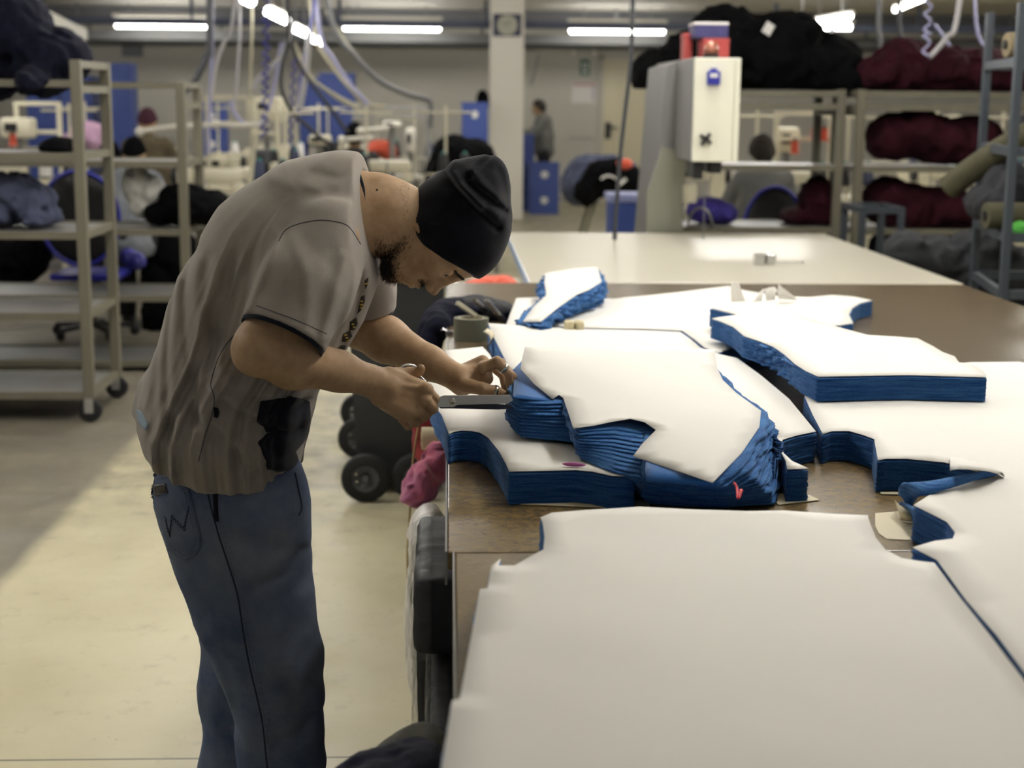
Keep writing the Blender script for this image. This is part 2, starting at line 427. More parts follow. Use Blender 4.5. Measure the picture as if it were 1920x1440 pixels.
# ---------------------------------------------------------------- tables
T = .9
def board_material(name, c1, c2, c3, rough, stretch=(1, 1, 1)):
    m = mat(name, c1, rough, var=.5, vscale=6, rgb2=c2, bump=.06, bscale=120, stretch=stretch); nt = m.node_tree; N, L = nt.nodes, nt.links; b = N['Principled BSDF']
    tc = N.new('ShaderNodeTexCoord')
    n = N.new('ShaderNodeTexNoise'); n.inputs['Scale'].default_value = 55; n.inputs['Detail'].default_value = 8; n.inputs['Roughness'].default_value = .8; n.inputs['Distortion'].default_value = 1.5; L.new(tc.outputs['Object'], n.inputs['Vector'])
    r = N.new('ShaderNodeMapRange'); r.inputs[1].default_value = .5; r.inputs[2].default_value = .72; L.new(n.outputs['Fac'], r.inputs[0])
    x = N.new('ShaderNodeMix'); x.data_type = 'RGBA'; x.inputs[7].default_value = (*lin(c3), 1)
    src = b.inputs['Base Color'].links[0].from_socket; L.new(src, x.inputs[6]); L.new(r.outputs[0], x.inputs[0]); L.new(x.outputs[2], b.inputs['Base Color'])
    return m
m_board = board_material('worn_hardboard', (118, 98, 62), (90, 75, 48), (140, 120, 80), .42)
m_board2 = board_material('smooth_hardboard', (94, 80, 60), (74, 63, 47), (104, 90, 69), .27, (1, 4, 1))
_nt = m_board2.node_tree; _N, _L = _nt.nodes, _nt.links; _b = _N['Principled BSDF']   # the end where the cutting is done is scuffed and yellowed
_tc = _N.new('ShaderNodeTexCoord'); _s = _N.new('ShaderNodeSeparateXYZ'); _L.new(_tc.outputs['Object'], _s.inputs[0])
_w = _N.new('ShaderNodeTexNoise'); _w.inputs['Scale'].default_value = 40; _w.inputs['Detail'].default_value = 9; _w.inputs['Roughness'].default_value = .8; _L.new(_tc.outputs['Object'], _w.inputs['Vector'])
_m = _N.new('ShaderNodeMapRange'); _m.inputs[1].default_value = .36; _m.inputs[2].default_value = .66; _L.new(_w.outputs['Fac'], _m.inputs[0])
_c = _N.new('ShaderNodeMix'); _c.data_type = 'RGBA'; _c.inputs[6].default_value = (*lin((96, 80, 52)), 1); _c.inputs[7].default_value = (*lin((134, 113, 74)), 1); _L.new(_m.outputs[0], _c.inputs[0])
_g = _N.new('ShaderNodeMapRange'); _g.inputs[1].default_value = -.9; _g.inputs[2].default_value = -1.5; _L.new(_s.outputs[1], _g.inputs[0])
_x = _N.new('ShaderNodeMix'); _x.data_type = 'RGBA'; _L.new(_g.outputs[0], _x.inputs[0]); _L.new(_b.inputs['Base Color'].links[0].from_socket, _x.inputs[6]); _L.new(_c.outputs[2], _x.inputs[7]); _L.new(_x.outputs[2], _b.inputs['Base Color'])
m_grey = mat('grey_table_steel', (120, 120, 116), .45, .4)
def cutting_table(y0, y1, x0, x1, label, m, name='cutting_table', th=.03):
    t = thing(name, label, 'table', ((x0 + x1) / 2, (y0 + y1) / 2, 0)); wx, wy = (x1 - x0) / 2, (y1 - y0) / 2
    MB().box((-wx, -wy, T - th), (wx, wy, T), .003).build('tabletop', m, t)
    MB().box((-wx - .004, -wy, T - .055), (-wx - .0005, wy, T + .001)).build('edge_strip', m_steel, t)
    b = MB()
    for s in (-1, 1):
        b.box((s * (wx - .12) - .02, -wy + .02, T - .09), (s * (wx - .12) + .02, wy - .02, T - th - .001)); b.box((-wx + .12, s * (wy - .06) - .02, T - .09), (wx - .12, s * (wy - .06) + .02, T - th - .002))
    b.build('underframe', m_grey, t)
    for sx in (-1, 1):
        for sy in (-1, 1): MB().box((sx * (wx - .2) - .03, sy * (wy - .15) - .03, 0), (sx * (wx - .2) + .03, sy * (wy - .15) + .03, T - .091)).build('leg', m_grey, t)
    return t
cutting_table(.55, 2.404, .012, 2.08, 'worn brown cutting table under the large white paper stack', m_board)
cutting_table(2.408, 6.13, 0, 2.08, 'long brown hardboard cutting table carrying the blue cloth stacks', m_board2)
# the near third of the long table is more worn: a second sheet of hardboard lies flush at its end
# white laminate table of the band-knife machine
m_lam = mat('white_laminate', (190, 185, 170), .3, var=.03, vscale=3)
t = thing('laminate_table', 'white laminate table in front of the band knife cutter', 'table', (1.2, 7.33, 0))
x0, x1, y0, y1 = .325 - 1.2, 2.09 - 1.2, 6.16 - 7.33, 8.52 - 7.33
MB().box((x0, y0, T - .04), (x1, y1, T), .004).build('tabletop', m_lam, t)
MB().box((x0 - .004, y0, T - .042), (x0 - .0005, y1, T + .0005)).build('edge_strip', mat('pale_blue_edging', (150, 170, 196), .5), t)
for sx in (x0 + .12, x1 - .12):
    for sy in (y0 + .15, y1 - .15): MB().box((sx - .03, sy - .03, 0), (sx + .03, sy + .03, T - .041)).build('leg', m_grey, t)
# ================================================================ cut cloth stacks
def cloth_mat(name, a, b, lay=420):
    """blue cloth seen on the cut edge: thin plies one above the other"""
    m = bpy.data.materials.new(name); m.use_nodes = True; nt = m.node_tree; N, L = nt.nodes, nt.links; p = N['Principled BSDF']
    tc = N.new('ShaderNodeTexCoord'); mp = N.new('ShaderNodeMapping'); mp.inputs['Scale'].default_value = (14, 14, lay); L.new(tc.outputs['Object'], mp.inputs['Vector'])
    n = N.new('ShaderNodeTexNoise'); n.inputs['Scale'].default_value = 1; n.inputs['Detail'].default_value = 4; L.new(mp.outputs[0], n.inputs['Vector'])
    n2 = N.new('ShaderNodeTexNoise'); n2.inputs['Scale'].default_value = 380; n2.inputs['Detail'].default_value = 3; L.new(tc.outputs['Object'], n2.inputs['Vector'])
    ad = N.new('ShaderNodeMath'); ad.operation = 'MULTIPLY_ADD'; ad.inputs[1].default_value = .55; L.new(n2.outputs['Fac'], ad.inputs[0]); L.new(n.outputs['Fac'], ad.inputs[2])
    r = N.new('ShaderNodeMapRange'); r.inputs[1].default_value = .58; r.inputs[2].default_value = .98; L.new(ad.outputs[0], r.inputs[0])
    x = N.new('ShaderNodeMix'); x.data_type = 'RGBA'; x.inputs[6].default_value = (*lin(a), 1); x.inputs[7].default_value = (*lin(b), 1); L.new(r.outputs[0], x.inputs[0]); L.new(x.outputs[2], p.inputs['Base Color'])
    bp = N.new('ShaderNodeBump'); bp.inputs['Strength'].default_value = .7; bp.inputs['Distance'].default_value = .003; L.new(ad.outputs[0], bp.inputs['Height']); L.new(bp.outputs[0], p.inputs['Normal'])
    p.inputs['Roughness'].default_value = .9; p.inputs['Sheen Weight'].default_value = .35; p.inputs['Sheen Roughness'].default_value = .4; p.inputs['Specular IOR Level'].default_value = .15
    p.inputs['Sheen Tint'].default_value = (.5, .7, 1, 1)
    return m
m_blue = cloth_mat('blue_fleece', (32, 76, 138), (74, 126, 184))
m_ply = mat('blue_fleece_face', (48, 106, 174), .9, var=.15, vscale=30, sheen=.3, bump=.2, bscale=400, spec=.15)
m_paper = mat('white_pattern_paper', (229, 226, 219), .62, var=.02, vscale=4, spec=.25)
m_tan = mat('tan_base_paper', (214, 204, 176), .7, var=.05, vscale=6)
m_red = mat('red_thread', (214, 60, 70), .6)
def zpt(p):
    return atZ(p[0], p[1], p[2])
def fill(outline, zfun, step, name, thick=0.0):
    """a sheet over a closed outline, with points inside so that it can undulate"""
    P = np.array(outline); n = len(P); lo = P.min(0); hi = P.max(0)
    pts = [Vector((p[0], p[1])) for p in P]; poly = P[:, :2]
    xs = np.arange(lo[0] + step / 2, hi[0], step); ys = np.arange(lo[1] + step / 2, hi[1], step)
    G = np.stack(np.meshgrid(xs, ys), -1).reshape(-1, 2)
    if len(G):
        ins = np.zeros(len(G), bool); mind = np.full(len(G), 1e9)
        for i in range(n):
            a, b = poly[i], poly[(i + 1) % n]
            c = ((a[1] > G[:, 1]) != (b[1] > G[:, 1])) & (G[:, 0] < (b[0] - a[0]) * (G[:, 1] - a[1]) / (b[1] - a[1] + 1e-15) + a[0]); ins ^= c
            d = b - a; t = np.clip(((G - a) @ d) / (d @ d + 1e-15), 0, 1); mind = np.minimum(mind, np.linalg.norm(G - a - t[:, None] * d, axis=1))
        G = G[ins & (mind > step * .45)]
    pts += [Vector((float(g[0]), float(g[1]))) for g in G]
    vo, _, fo, ov, _, _ = geometry.delaunay_2d_cdt(pts, [], [list(range(n))], 1, 1e-6)
    out = []
    for v, src in zip(vo, ov):
        s = [k for k in src if k < n]
        out.append((v[0], v[1], P[s[0]][2] if s else None))
    inner = [i for i, q in enumerate(out) if q[2] is None]
    if inner:
        Q = np.array([[out[i][0], out[i][1]] for i in inner]); d = np.linalg.norm(Q[:, None] - poly[None], axis=2) + 1e-4; wgt = d ** -2.2; zz = (wgt * P[None, :, 2]).sum(1) / wgt.sum(1)
        db = d.min(1)
        for i, z, e in zip(inner, zz, db): out[i] = (out[i][0], out[i][1], z + (zfun(out[i][0], out[i][1]) * min(1, e / .05) if zfun else 0))
    me = bpy.data.meshes.new(name); me.from_pydata(out, [], [tuple(f) for f in fo]); me.update()
    bm = bmesh.new(); bm.from_mesh(me); bmesh.ops.recalc_face_normals(bm, faces=bm.faces[:])
    if sum(f.normal.z for f in bm.faces) < 0: bmesh.ops.reverse_faces(bm, faces=bm.faces[:])
    bm.to_mesh(me); bm.free()
    if thick: thicken(me, thick)
    return me
def wave(amp, sc=6, seed=0):
    def f(x, y):
        v = noise.noise(Vector((x * sc * .5 + seed, y * sc, seed * 3.1))) + .45 * noise.noise(Vector((x * sc * 2.1 + seed, y * sc * 1.6, 7 + seed)))
        c = 1 - abs(noise.noise(Vector((x * 3.1 + y * 2.2 + seed, y * 4.4 - x * 1.3, 3 + seed)))) * 2
        return amp * (v * .8 + .8 * max(0, c - .6))
    return f
def plies(pairs, name, parent, m=None, n=22, amp=.0025, ridge=.0012, rough=None, seed=0, bulge=0, cap=True, rpp=2):
    """the block of cloth: pairs of (top point, bottom point) round its outline; each ply sticks out or in a little"""
    top = [np.array(a) for a, _ in pairs]; bot = [np.array(b) for _, b in pairs]; TT, BB = [], []
    m_ = len(top)
    for i in range(m_):
        j = (i + 1) % m_; k = max(1, int(np.linalg.norm(top[j] - top[i]) / .012))
        for q in range(k): TT.append(top[i] + (top[j] - top[i]) * q / k); BB.append(bot[i] + (bot[j] - bot[i]) * q / k)
    TT, BB = np.array(TT), np.array(BB); N_ = len(TT)
    area = .5 * np.sum(TT[:, 0] * np.roll(TT[:, 1], -1) - np.roll(TT[:, 0], -1) * TT[:, 1])
    tg = np.roll(TT, -1, 0) - np.roll(TT, 1, 0); nr = np.stack([tg[:, 1], -tg[:, 0]], 1) * (1 if area > 0 else -1); nr /= np.linalg.norm(nr, axis=1)[:, None] + 1e-9
    s = np.cumsum(np.r_[0, np.linalg.norm(np.diff(TT, axis=0), axis=1)])
    R = rpp * n + 1; rows = []
    for r in range(R):
        t = r / (R - 1); p = TT + (BB - TT) * t
        d = np.array([amp * noise.noise(Vector((x * 14, r // rpp * 3.7 + seed, seed))) + .5 * amp * noise.noise(Vector((x * 55, r * 1.3, seed + 4))) for x in s])
        d += ridge * (2 * abs(math.sin(PI * (r % rpp) / rpp)) - 1)
        d += bulge * math.sin(PI * t)
        if rough is not None:
            g = rough(s, TT); d += g * np.array([.016 * noise.noise(Vector((x * 26, t * 9 + seed, 1.7))) + .010 * noise.noise(Vector((x * 60, t * 26, 5.1))) for x in s])
            p = p.copy(); p[:, 2] += g * np.array([.010 * math.sin(PI * t) * noise.noise(Vector((x * 30, seed, t * 2))) for x in s])
        if r == 0: d *= .2
        p = p.copy(); p[:, :2] += nr * d[:, None]; rows.append(p)
    vs = np.concatenate(rows); fs = [(r * N_ + i, r * N_ + (i + 1) % N_, (r + 1) * N_ + (i + 1) % N_, (r + 1) * N_ + i) for r in range(R - 1) for i in range(N_)]
    me = bpy.data.meshes.new(name); me.from_pydata([tuple(v) for v in vs], [], fs); me.update()
    if cap:
        c = fill(rows[0], None, .12, name); bm = bmesh.new(); bm.from_mesh(me); bm.from_mesh(c); bmesh.ops.remove_doubles(bm, verts=bm.verts[:], dist=1e-5)
        c2 = fill(rows[-1], None, 9, name); bm.from_mesh(c2); bmesh.ops.remove_doubles(bm, verts=bm.verts[:], dist=1e-5)
        bmesh.ops.recalc_face_normals(bm, faces=bm.faces[:]); bm.to_mesh(me); bm.free()
    return link(name, me, m or m_blue, parent, True, True)
def stack(label, px, zt, zb, paper=None, base=None, step=.05, wav=.002, seed=0, group=None, **kw):
    top = [zpt((*p[:2], p[2] if len(p) > 2 else zt)) for p in px]
    cen = np.mean(top, 0); t = thing('cloth_stack', label, 'cloth stack', (cen[0], cen[1], zb), 0, group)
    plies([(p - np.array([0, 0, .0045]), np.array([p[0], p[1], zb])) for p in top], 'fabric_block', t, seed=seed, **kw)
    pp = resample(top if paper is None else [zpt(p) for p in paper], .03, True)
    sh = fill(pp, wave(wav, 5, seed), step, 'paper_sheet', .0006); o = link('paper_sheet', sh, m_paper, t, True, True)
    if base:
        b = MB(); ring = [zpt((*q, zb + .0015)) for q in base]; b.prism(ring, (0, 0, -.001)); b.build('base_paper', m_tan, t, True)
    return t
ZS = .963
# the large stack at the front
A = [(1017, 978), (1013, 970), (1035, 961), (1100, 956), (1200, 950), (1300, 955), (1400, 958), (1470, 957), (1560, 963), (1627, 966), (1633, 985), (1642, 1008), (1660, 1030), (1690, 1046), (1725, 1052), (1752, 1055), (1800, 1120), (1856, 1190), (1920, 1275), (2010, 1400), (2090, 1520), (2100, 1700),
     (800, 1700), (826, 1450), (848, 1313), (862, 1311), (900, 1105), (914, 1103), (921, 1062), (939, 1047), (935, 1060), (965, 1060), (1000, 1040), (1019, 1030), (1021, 1005)]
stack('large white paper stack covering the front of the brown table', A, ZS, T + .001, seed=1, step=.045, wav=.0035)
# left stack under the scissors
B = [(835, 657), (905, 650), (918, 664), (935, 692), (958, 735), (1010, 790), (1060, 825), (1130, 846), (1190, 866), (1188, 893), (1147, 892), (1110, 884), (1080, 881), (955, 884), (948, 868), (935, 845), (915, 820), (900, 811), (885, 808), (866, 807), (852, 809), (842, 814), (828, 778), (818, 765), (806, 735), (802, 716), (830, 700), (838, 690)]
stack('blue cloth stack with a curved cut-out on the left table edge', B, ZS, T + .001, base=[(1150, 938), (1222, 938), (1215, 950), (1150, 952), (975, 945), (975, 930)], seed=2, n=24, wav=.003)
# stack behind, with the armhole notch
Dk = [(915, 606), (1000, 612), (1100, 617), (1200, 619), (1275, 622), (1296, 636), (1314, 652), (1350, 664), (1382, 671), (1430, 706), (1480, 748), (1530, 809), (1495, 816), (1468, 824), (1464, 834), (1470, 850), (1485, 864), (1516, 878), (1476, 880), (1473, 864), (1440, 806), (1330, 772), (1250, 760), (1130, 742), (1020, 715), (955, 690), (940, 660), (925, 630)]
stack('blue cloth stack with a notch cut in its right end, behind the one being cut', Dk, ZS, T + .001, base=[(1440, 925), (1510, 925), (1537, 937), (1460, 946)], seed=3, n=20)
# right-hand stack, running out of the picture
E = [(1508, 742), (1524, 778), (1543, 814), (1560, 808), (1592, 808), (1620, 816), (1639, 823), (1646, 863), (1660, 860), (1700, 860), (1772, 867), (1830, 884), (1866, 893), (1800, 908), (1748, 924), (1713, 947), (1745, 963), (1775, 978), (1791, 998), (1786, 1010), (1752, 1014), (1711, 1026), (1757, 1050), (1812, 1126), (1868, 1190), (1928, 1270), (2020, 1400), (2100, 1500), (2300, 1500), (2240, 1100), (2120, 760), (2080, 700), (1910, 678), (1820, 679), (1700, 688), (1600, 712)]
stack('broad white paper stack at the right with a peeled-back corner', E, ZS, T + .001, base=[(1650, 922), (1700, 922), (1700, 927), (1652, 926)], seed=4, n=20)
# small stack lying on it
Fk = [(1372, 569), (1331, 577), (1381, 590), (1345, 595), (1334, 597), (1352, 603), (1375, 613), (1395, 630), (1425, 640), (1450, 650), (1470, 664), (1490, 682), (1510, 695), (1534, 706), (1700, 703), (1849, 707), (1846, 696), (1822, 683), (1798, 679), (1790, 668), (1768, 660), (1748, 648), (1720, 634), (1680, 631), (1628, 628), (1560, 610), (1480, 585), (1420, 576)]
def frough(s, TT):
    # the plies of the left flank are pushed up into a ruffle
    a, b = zpt((1375, 613, 1.02)), zpt((1534, 706, 1.02)); d = b - a
    t = ((TT - a) @ d) / (d @ d); perp = np.linalg.norm(TT - a - np.clip(t, 0, 1)[:, None] * d, axis=1)
    return np.exp(-((t - .52) / .3) ** 2) * (perp < .07)
t = stack('ruffled blue cloth stack lying on the right-hand stack', Fk, 1.022, ZS + .003, seed=5, n=20, rough=frough, ridge=.0016)
# back stacks
G = [(948, 612), (956, 590), (968, 559), (1030, 556), (1150, 560), (1270, 548), (1366, 536), (1400, 545), (1470, 556), (1520, 557), (1560, 553), (1600, 556), (1636, 563), (1612, 569), (1598, 578), (1592, 590), (1600, 606), (1500, 622), (1400, 645), (1345, 662), (1320, 651), (1300, 635), (1279, 620), (1200, 617), (1100, 615), (1000, 610)]
stack('flat white paper stack at the far end of the brown table', G, ZS - .01, T + .001, seed=6, n=14)
gst = t
g1 = fill(resample([zpt(p) for p in [(1371, 566, ZS), (1370, 548, ZS + .035), (1371, 528, ZS + .075), (1386, 530, ZS + .07), (1391, 548, ZS + .035), (1398, 565, ZS)]], .02, True), None, .02, 'paper_flap', .002)
link('paper_flap', g1, m_paper, bpy.data.objects[[o.name for o in bpy.data.objects if o.get('label', '').startswith('flat white paper stack')][0]], True, True)
for q in ([(1412, 566, ZS), (1420, 552, ZS + .022), (1432, 541, ZS + .042), (1452, 538, ZS + .046), (1459, 545, ZS + .03), (1461, 562, ZS)], [(1461, 560, ZS), (1458, 548, ZS + .03), (1460, 533, ZS + .055), (1476, 546, ZS + .032), (1496, 562, ZS)]):
    link('paper_flap', fill(resample([zpt(p) for p in q], .02, True), None, .02, 'paper_flap', .002), m_paper, bpy.data.objects[[o.name for o in bpy.data.objects if o.get('label', '').startswith('flat white paper stack')][0]], True, True)
def hrough(s, TT): return np.ones(len(TT)) * 1.5
Hk = [(1024, 553, 1.0), (1021, 530, 1.02), (1022, 512, 1.03), (1075, 503, 1.035), (1120, 501, 1.035), (1128, 528, 1.03), (1105, 543, 1.025), (1082, 552, 1.02), (1050, 574, 1.005), (1014, 603, .985), (980, 603, .968), (1000, 575, .985)]
t = stack('twisted blue cloth bundle with a lifted paper sheet at the far end of the table', Hk, 1.0, ZS - .001, seed=7, n=12, rough=hrough, bulge=.012, ridge=.002)
# the stack being cut: its plies splay out towards us
pr = [((962, 692, 1.055), (956, 770, .968)), ((958, 742, 1.045), (962, 800, .968)), ((978, 752, 1.04), (978, 820, .967)), ((1055, 752, 1.035), (1085, 832, .967)), ((1088, 806, 1.02), (1092, 862, .966)), ((1150, 799, 1.02), (1150, 886, .966)), ((1214, 808, 1.012), (1208, 900, .966)),
      ((1214, 886, .985), (1216, 944, .903)), ((1300, 905, .982), (1290, 950, .903)), ((1345, 908, .985), (1360, 952, .903)), ((1385, 872, 1.0), (1452, 946, .903)), ((1425, 812, 1.01), (1467, 882, .903)), ((1440, 782, 1.01), (1463, 862, .966)), ((1425, 764, 1.012), (1445, 840, .966)), ((1380, 735, 1.02), (1400, 790, .966)), ((1342, 690, 1.03), (1350, 750, .966)), ((1200, 668, 1.035), (1200, 740, .966)), ((1010, 668, 1.06), (1010, 740, .967))]
ct = thing('cloth_stack', 'splayed blue cloth stack with lifted paper that the man is cutting', 'cloth stack', (.45, 2.95, .966))
plies([(zpt(a), zpt(b)) for a, b in pr], 'fabric_block', ct, n=11, amp=.009, ridge=.0042, bulge=.006, seed=9, rpp=5)
pc = [(984, 650, 1.105), (1100, 654, 1.07), (1340, 655, 1.05), (1345, 690, 1.035), (1355, 712, 1.03), (1380, 736, 1.025), (1427, 770, 1.018), (1424, 800, 1.015), (1390, 850, 1.005), (1336, 905, .995), (1262, 880, .995), (1187, 855, 1.0), (1204, 832, 1.008), (1230, 806, 1.02), (1208, 791, 1.03), (1182, 785, 1.034), (1150, 790, 1.03), (1112, 798, 1.026), (1075, 803, 1.025), (1066, 775, 1.03), (1056, 746, 1.04), (1048, 740, 1.045), (1036, 748, 1.04), (1002, 720, 1.055), (976, 692, 1.075), (979, 672, 1.09)]
link('paper_sheet', fill(resample([zpt(p) for p in pc], .02, True), wave(.004, 5, 2), .035, 'paper_sheet', .0008), m_paper, ct, True, True)
b = MB()  # loose top plies hanging off the front
fl = fill(resample([zpt(p) for p in [(1212, 862, .998), (1340, 900, .992), (1352, 903, .99), (1345, 912, .982), (1213, 901, .978), (1209, 880, .99)]], .02, True), None, .03, 'loose_ply', .002)
link('loose_ply', fl, m_ply, ct, True, True)
fl = fill(resample([zpt(p) for p in [(1340, 699, 1.02), (1380, 737, 1.014), (1428, 776, 1.008), (1442, 782, 1.004), (1436, 812, 1.004), (1360, 895, .99), (1335, 905, .986), (1300, 800, 1.006), (1330, 740, 1.012)]], .02, True), None, .03, 'loose_ply', .002)
link('loose_ply', fl, m_ply, ct, True, True)
fl = fill(resample([zpt(p) for p in [(1000, 655, 1.06), (965, 690, 1.06), (962, 745, 1.05), (1035, 752, 1.036), (1060, 755, 1.032), (1050, 730, 1.03), (1010, 700, 1.04)]], .02, True), None, .03, 'loose_ply', .002)
link('loose_ply', fl, m_ply, ct, True, True)
rt = MB(); rt.tube(spline([zpt((1376, 905, .992)), zpt((1382, 915, .985)), zpt((1384, 935, .975)), zpt((1390, 918, .985))], 5), .003, 6, flat=.5); rt.build('red_marker_ribbon', m_red, ct, True, True)
# ================================================================ the man at the table
m_skin = mat('skin', (183, 153, 120), .58, var=.16, vscale=26, bump=.05, bscale=300, rgb2=(162, 130, 97), spec=.3)
m_shirt = mat('taupe_jersey', (154, 146, 137), .9, var=.06, vscale=12, bump=.16, bscale=520, sheen=.15, spec=.15)
m_navy = mat('navy_jersey', (24, 26, 36), .9, bump=.12, bscale=420, sheen=.1, spec=.15)
m_hat = mat('navy_black_fleece', (20, 21, 28), .95, var=.2, vscale=40, bump=.2, bscale=380, sheen=.12, spec=.1)
m_denim = mat('washed_denim', (76, 90, 122), .88, var=.3, vscale=4.5, bump=.3, bscale=520, spec=.15, rgb2=(122, 130, 142))
m_stitch = mat('pale_denim_stitch', (104, 114, 130), .85)
m_dstitch = mat('dark_denim_stitch', (34, 42, 62), .85)
m_hair = mat('dark_hair', (34, 26, 20), .7)
YM = 3.05
def M(px, py, d=0.0): return atY(px, py, YM + d)
PX = 1.05e-3
man = thing('person', 'person in grey T-shirt, jeans and dark beanie bending over blue cloth with shears', 'person', (M(430, 900)[0], YM, 0))
RT, UPV, BK = RWC[:, 0], RWC[:, 1], RWC[:, 2]
th = math.radians(8.0)
HU = math.cos(th) * RT + math.sin(th) * UPV; HF = math.sin(th) * RT - math.cos(th) * UPV; HW = BK
HO = M(715, 440, .02); HB = np.array([HU, HF, HW])
def HL(u, v, w=0): return HO + (HU * u + HF * v + HW * w) * 1e-3
def d_hell(P, u, v, w, r): return d_ell(P, HL(u, v, w), np.array(r) * 1e-3, HB)
def hc(P, a, b, ra, rb): return d_cone(P, HL(*a), HL(*b), ra * 1e-3, rb * 1e-3)
def skull(P):
    return d_hell(P, 150, 13, 0, (88, 96, 75))
def head(P):
    d = skull(P)
    d = smin(d, hc(P, (92, 48, 0), (20, 72, 0), 60, 27), .02)
    for s in (-1, 1):
        d = smin(d, hc(P, (60, 14, s * 46), (14, 68, s * 18), 20, 18), .018)         # jaw
        d = smin(d, d_hell(P, 100, 70, s * 40, (22, 28, 22)), .016)                  # cheek
        d = smin(d, hc(P, (140, 92, s * 10), (138, 78, s * 48), 13, 11), .012)       # brow
    d = smin(d, d_hell(P, 6, 76, 0, (16, 17, 22)), .012)                             # chin
    d = smin(d, d_hell(P, 54, 88, 0, (28, 22.5, 28)), .014)                            # muzzle
    for s in (-1, 1): d = smax(d, -d_hell(P, 122, 107, s * 31, (13, 20, 19)), .009)  # eye sockets
    d = smin(d, hc(P, (136, 101, 0), (92, 116, 0), 8.5, 10.5), .012); d = smin(d, d_hell(P, 86, 108, 0, (13, 17, 15)), .010)                   # nose
    d = smin(d, d_hell(P, 87, 123, 0, (9, 10.5, 10)), .008)
    for s in (-1, 1):
        d = smin(d, d_hell(P, 80, 116, s * 12, (8, 11, 7.5)), .004)
        d = smax(d, -d_hell(P, 74, 121, s * 6, (4.5, 4.5, 3.5)), .002)
        e = d_hell(P, 121, 88, s * 31, (14, 14, 15)); e = smax(e, -d_hell(P, 117, 104, s * 31, (2.6, 12, 14)), .002)
        d = smin(d, e, .004)                                                         # eyelids
        er = d_hell(P, 104, 6, s * 74, (32, 19, 10)); er = smax(er, -d_hell(P, 106, 9, s * 85, (20, 9, 7)), .004)
        d = smin(d, er, .005)                                                        # ears
    lip = np.minimum(hc(P, (58.5, 106, -15), (58.5, 110, 0), 4.5, 6.5), hc(P, (58.5, 106, 15), (58.5, 110, 0), 4.5, 6.5))
    lip2 = np.minimum(hc(P, (46, 103, -14), (46, 106.5, 0), 4.5, 7.5), hc(P, (46, 103, 14), (46, 106.5, 0), 4.5, 7.5))
    d = smin(d, lip, .004); d = smin(d, lip2, .004)
    d = smax(d, -np.minimum(hc(P, (52.5, 106, -22), (52.5, 116, 0), 1.5, 1.8), hc(P, (52.5, 106, 22), (52.5, 116, 0), 1.5, 1.8)), .002)
    return d
TOR = [(425, 850, 125), (428, 780, 126), (446, 720, 122), (472, 640, 128), (505, 570, 136), (550, 492, 138), (604, 424, 102), (655, 398, 82)]
def tor(P, off, sc=1.14):
    q = P.copy(); q[:, 1] = (q[:, 1] - YM) / sc + YM
    d = None
    for a, b in zip(TOR[:-1], TOR[1:]):
        e = d_cone(q, M(*a[:2]), M(*b[:2]), a[2] * PX + off, b[2] * PX + off); d = e if d is None else smin(d, e, .03)
    return d
RSH, REL, RWR = M(622, 446, -.135), M(490, 652, -.27), M(695, 714, -.13)
LSH, LEL, LWR = M(668, 430, .17), M(678, 612, .22), M(862, 711, .08)
def lerp(a, b, t): return a + (b - a) * t
def arms(P):
    d = d_chain(P, [RSH, lerp(RSH, REL, .55), REL], [.052, .054, .050], .02)
    f = d_chain(P, [REL, lerp(REL, RWR, .28) + UPV * -.006, lerp(REL, RWR, .7), RWR], [.047, .051, .036, .030], .02)
    d = smin(d, f, .02); d = smin(d, d_cone(P, M(481, 662, -.29), M(470, 668, -.28), .034, .026), .02)
    l = d_chain(P, [LSH, lerp(LSH, LEL, .5), LEL], [.062, .056, .046], .02)
    f = d_chain(P, [LEL, lerp(LEL, LWR, .25), lerp(LEL, LWR, .7), LWR], [.045, .047, .033, .027], .02)
    return smin(d, smin(l, f, .02), .02)
def finger(P, pts, rs, k=.003): return d_chain(P, pts, [r * 1e-3 for r in rs], k)
def R_(px, py, d): return M(px, py, -.13 + d)
def rhand(P):
    A = R_(735, 728, .0); dx = _n(R_(800, 755, -.01) - R_(700, 714, .0)); n = _n(BK * 1.0 + UPV * .35); n = _n(n - dx * (n @ dx)); B = np.array([dx, np.cross(n, dx), n])
    d = d_box(P, R_(752, 738, .004), (.050, .041, .016), .015, B)
    d = smin(d, d_cone(P, RWR, R_(728, 726, .0), .029, .024), .016)
    d = smin(d, d_cone(P, R_(725, 752, .018), R_(752, 772, .02), .020, .017), .014)      # heel of the hand
    F4 = [[(800, 731, -.004), (815, 748, .030), (800, 762, .055), (780, 752, .062)], [(797, 751, -.010), (812, 766, .028), (795, 779, .052), (775, 765, .058)],
          [(783, 770, -.008), (797, 779, .026), (780, 792, .046), (764, 776, .052)], [(764, 781, -.002), (778, 791, .024), (765, 799, .040), (752, 786, .046)]]
    for i, f in enumerate(F4):
        r = [11.5, 10.2, 9.2, 8.2] if i < 3 else [10.2, 9, 8, 7.2]
        e = finger(P, [R_(*p) for p in f], r, .003)
        e = smin(e, d_ball(P, R_(*f[0]) + n * .002, r[0] * 1.12e-3), .006)
        d = smin(d, e, .0045)
    for a, b in (((740, 722), (795, 729)), ((738, 730), (792, 750)), ((734, 738), (779, 768))):   # tendons
        d = smin(d, d_cone(P, R_(*a, -.005), R_(*b, -.008), .003, .004), .010)
    t = finger(P, [R_(716, 708, .012), R_(745, 702, .034), R_(768, 700, .044), R_(787, 697, .038)], [17, 13, 11, 9.2], .006)
    t = smin(t, d_ball(P, R_(789, 691, .036), .0085), .004)
    return smin(d, t, .008)
def L_(px, py, d): return M(px, py, .06 + d)
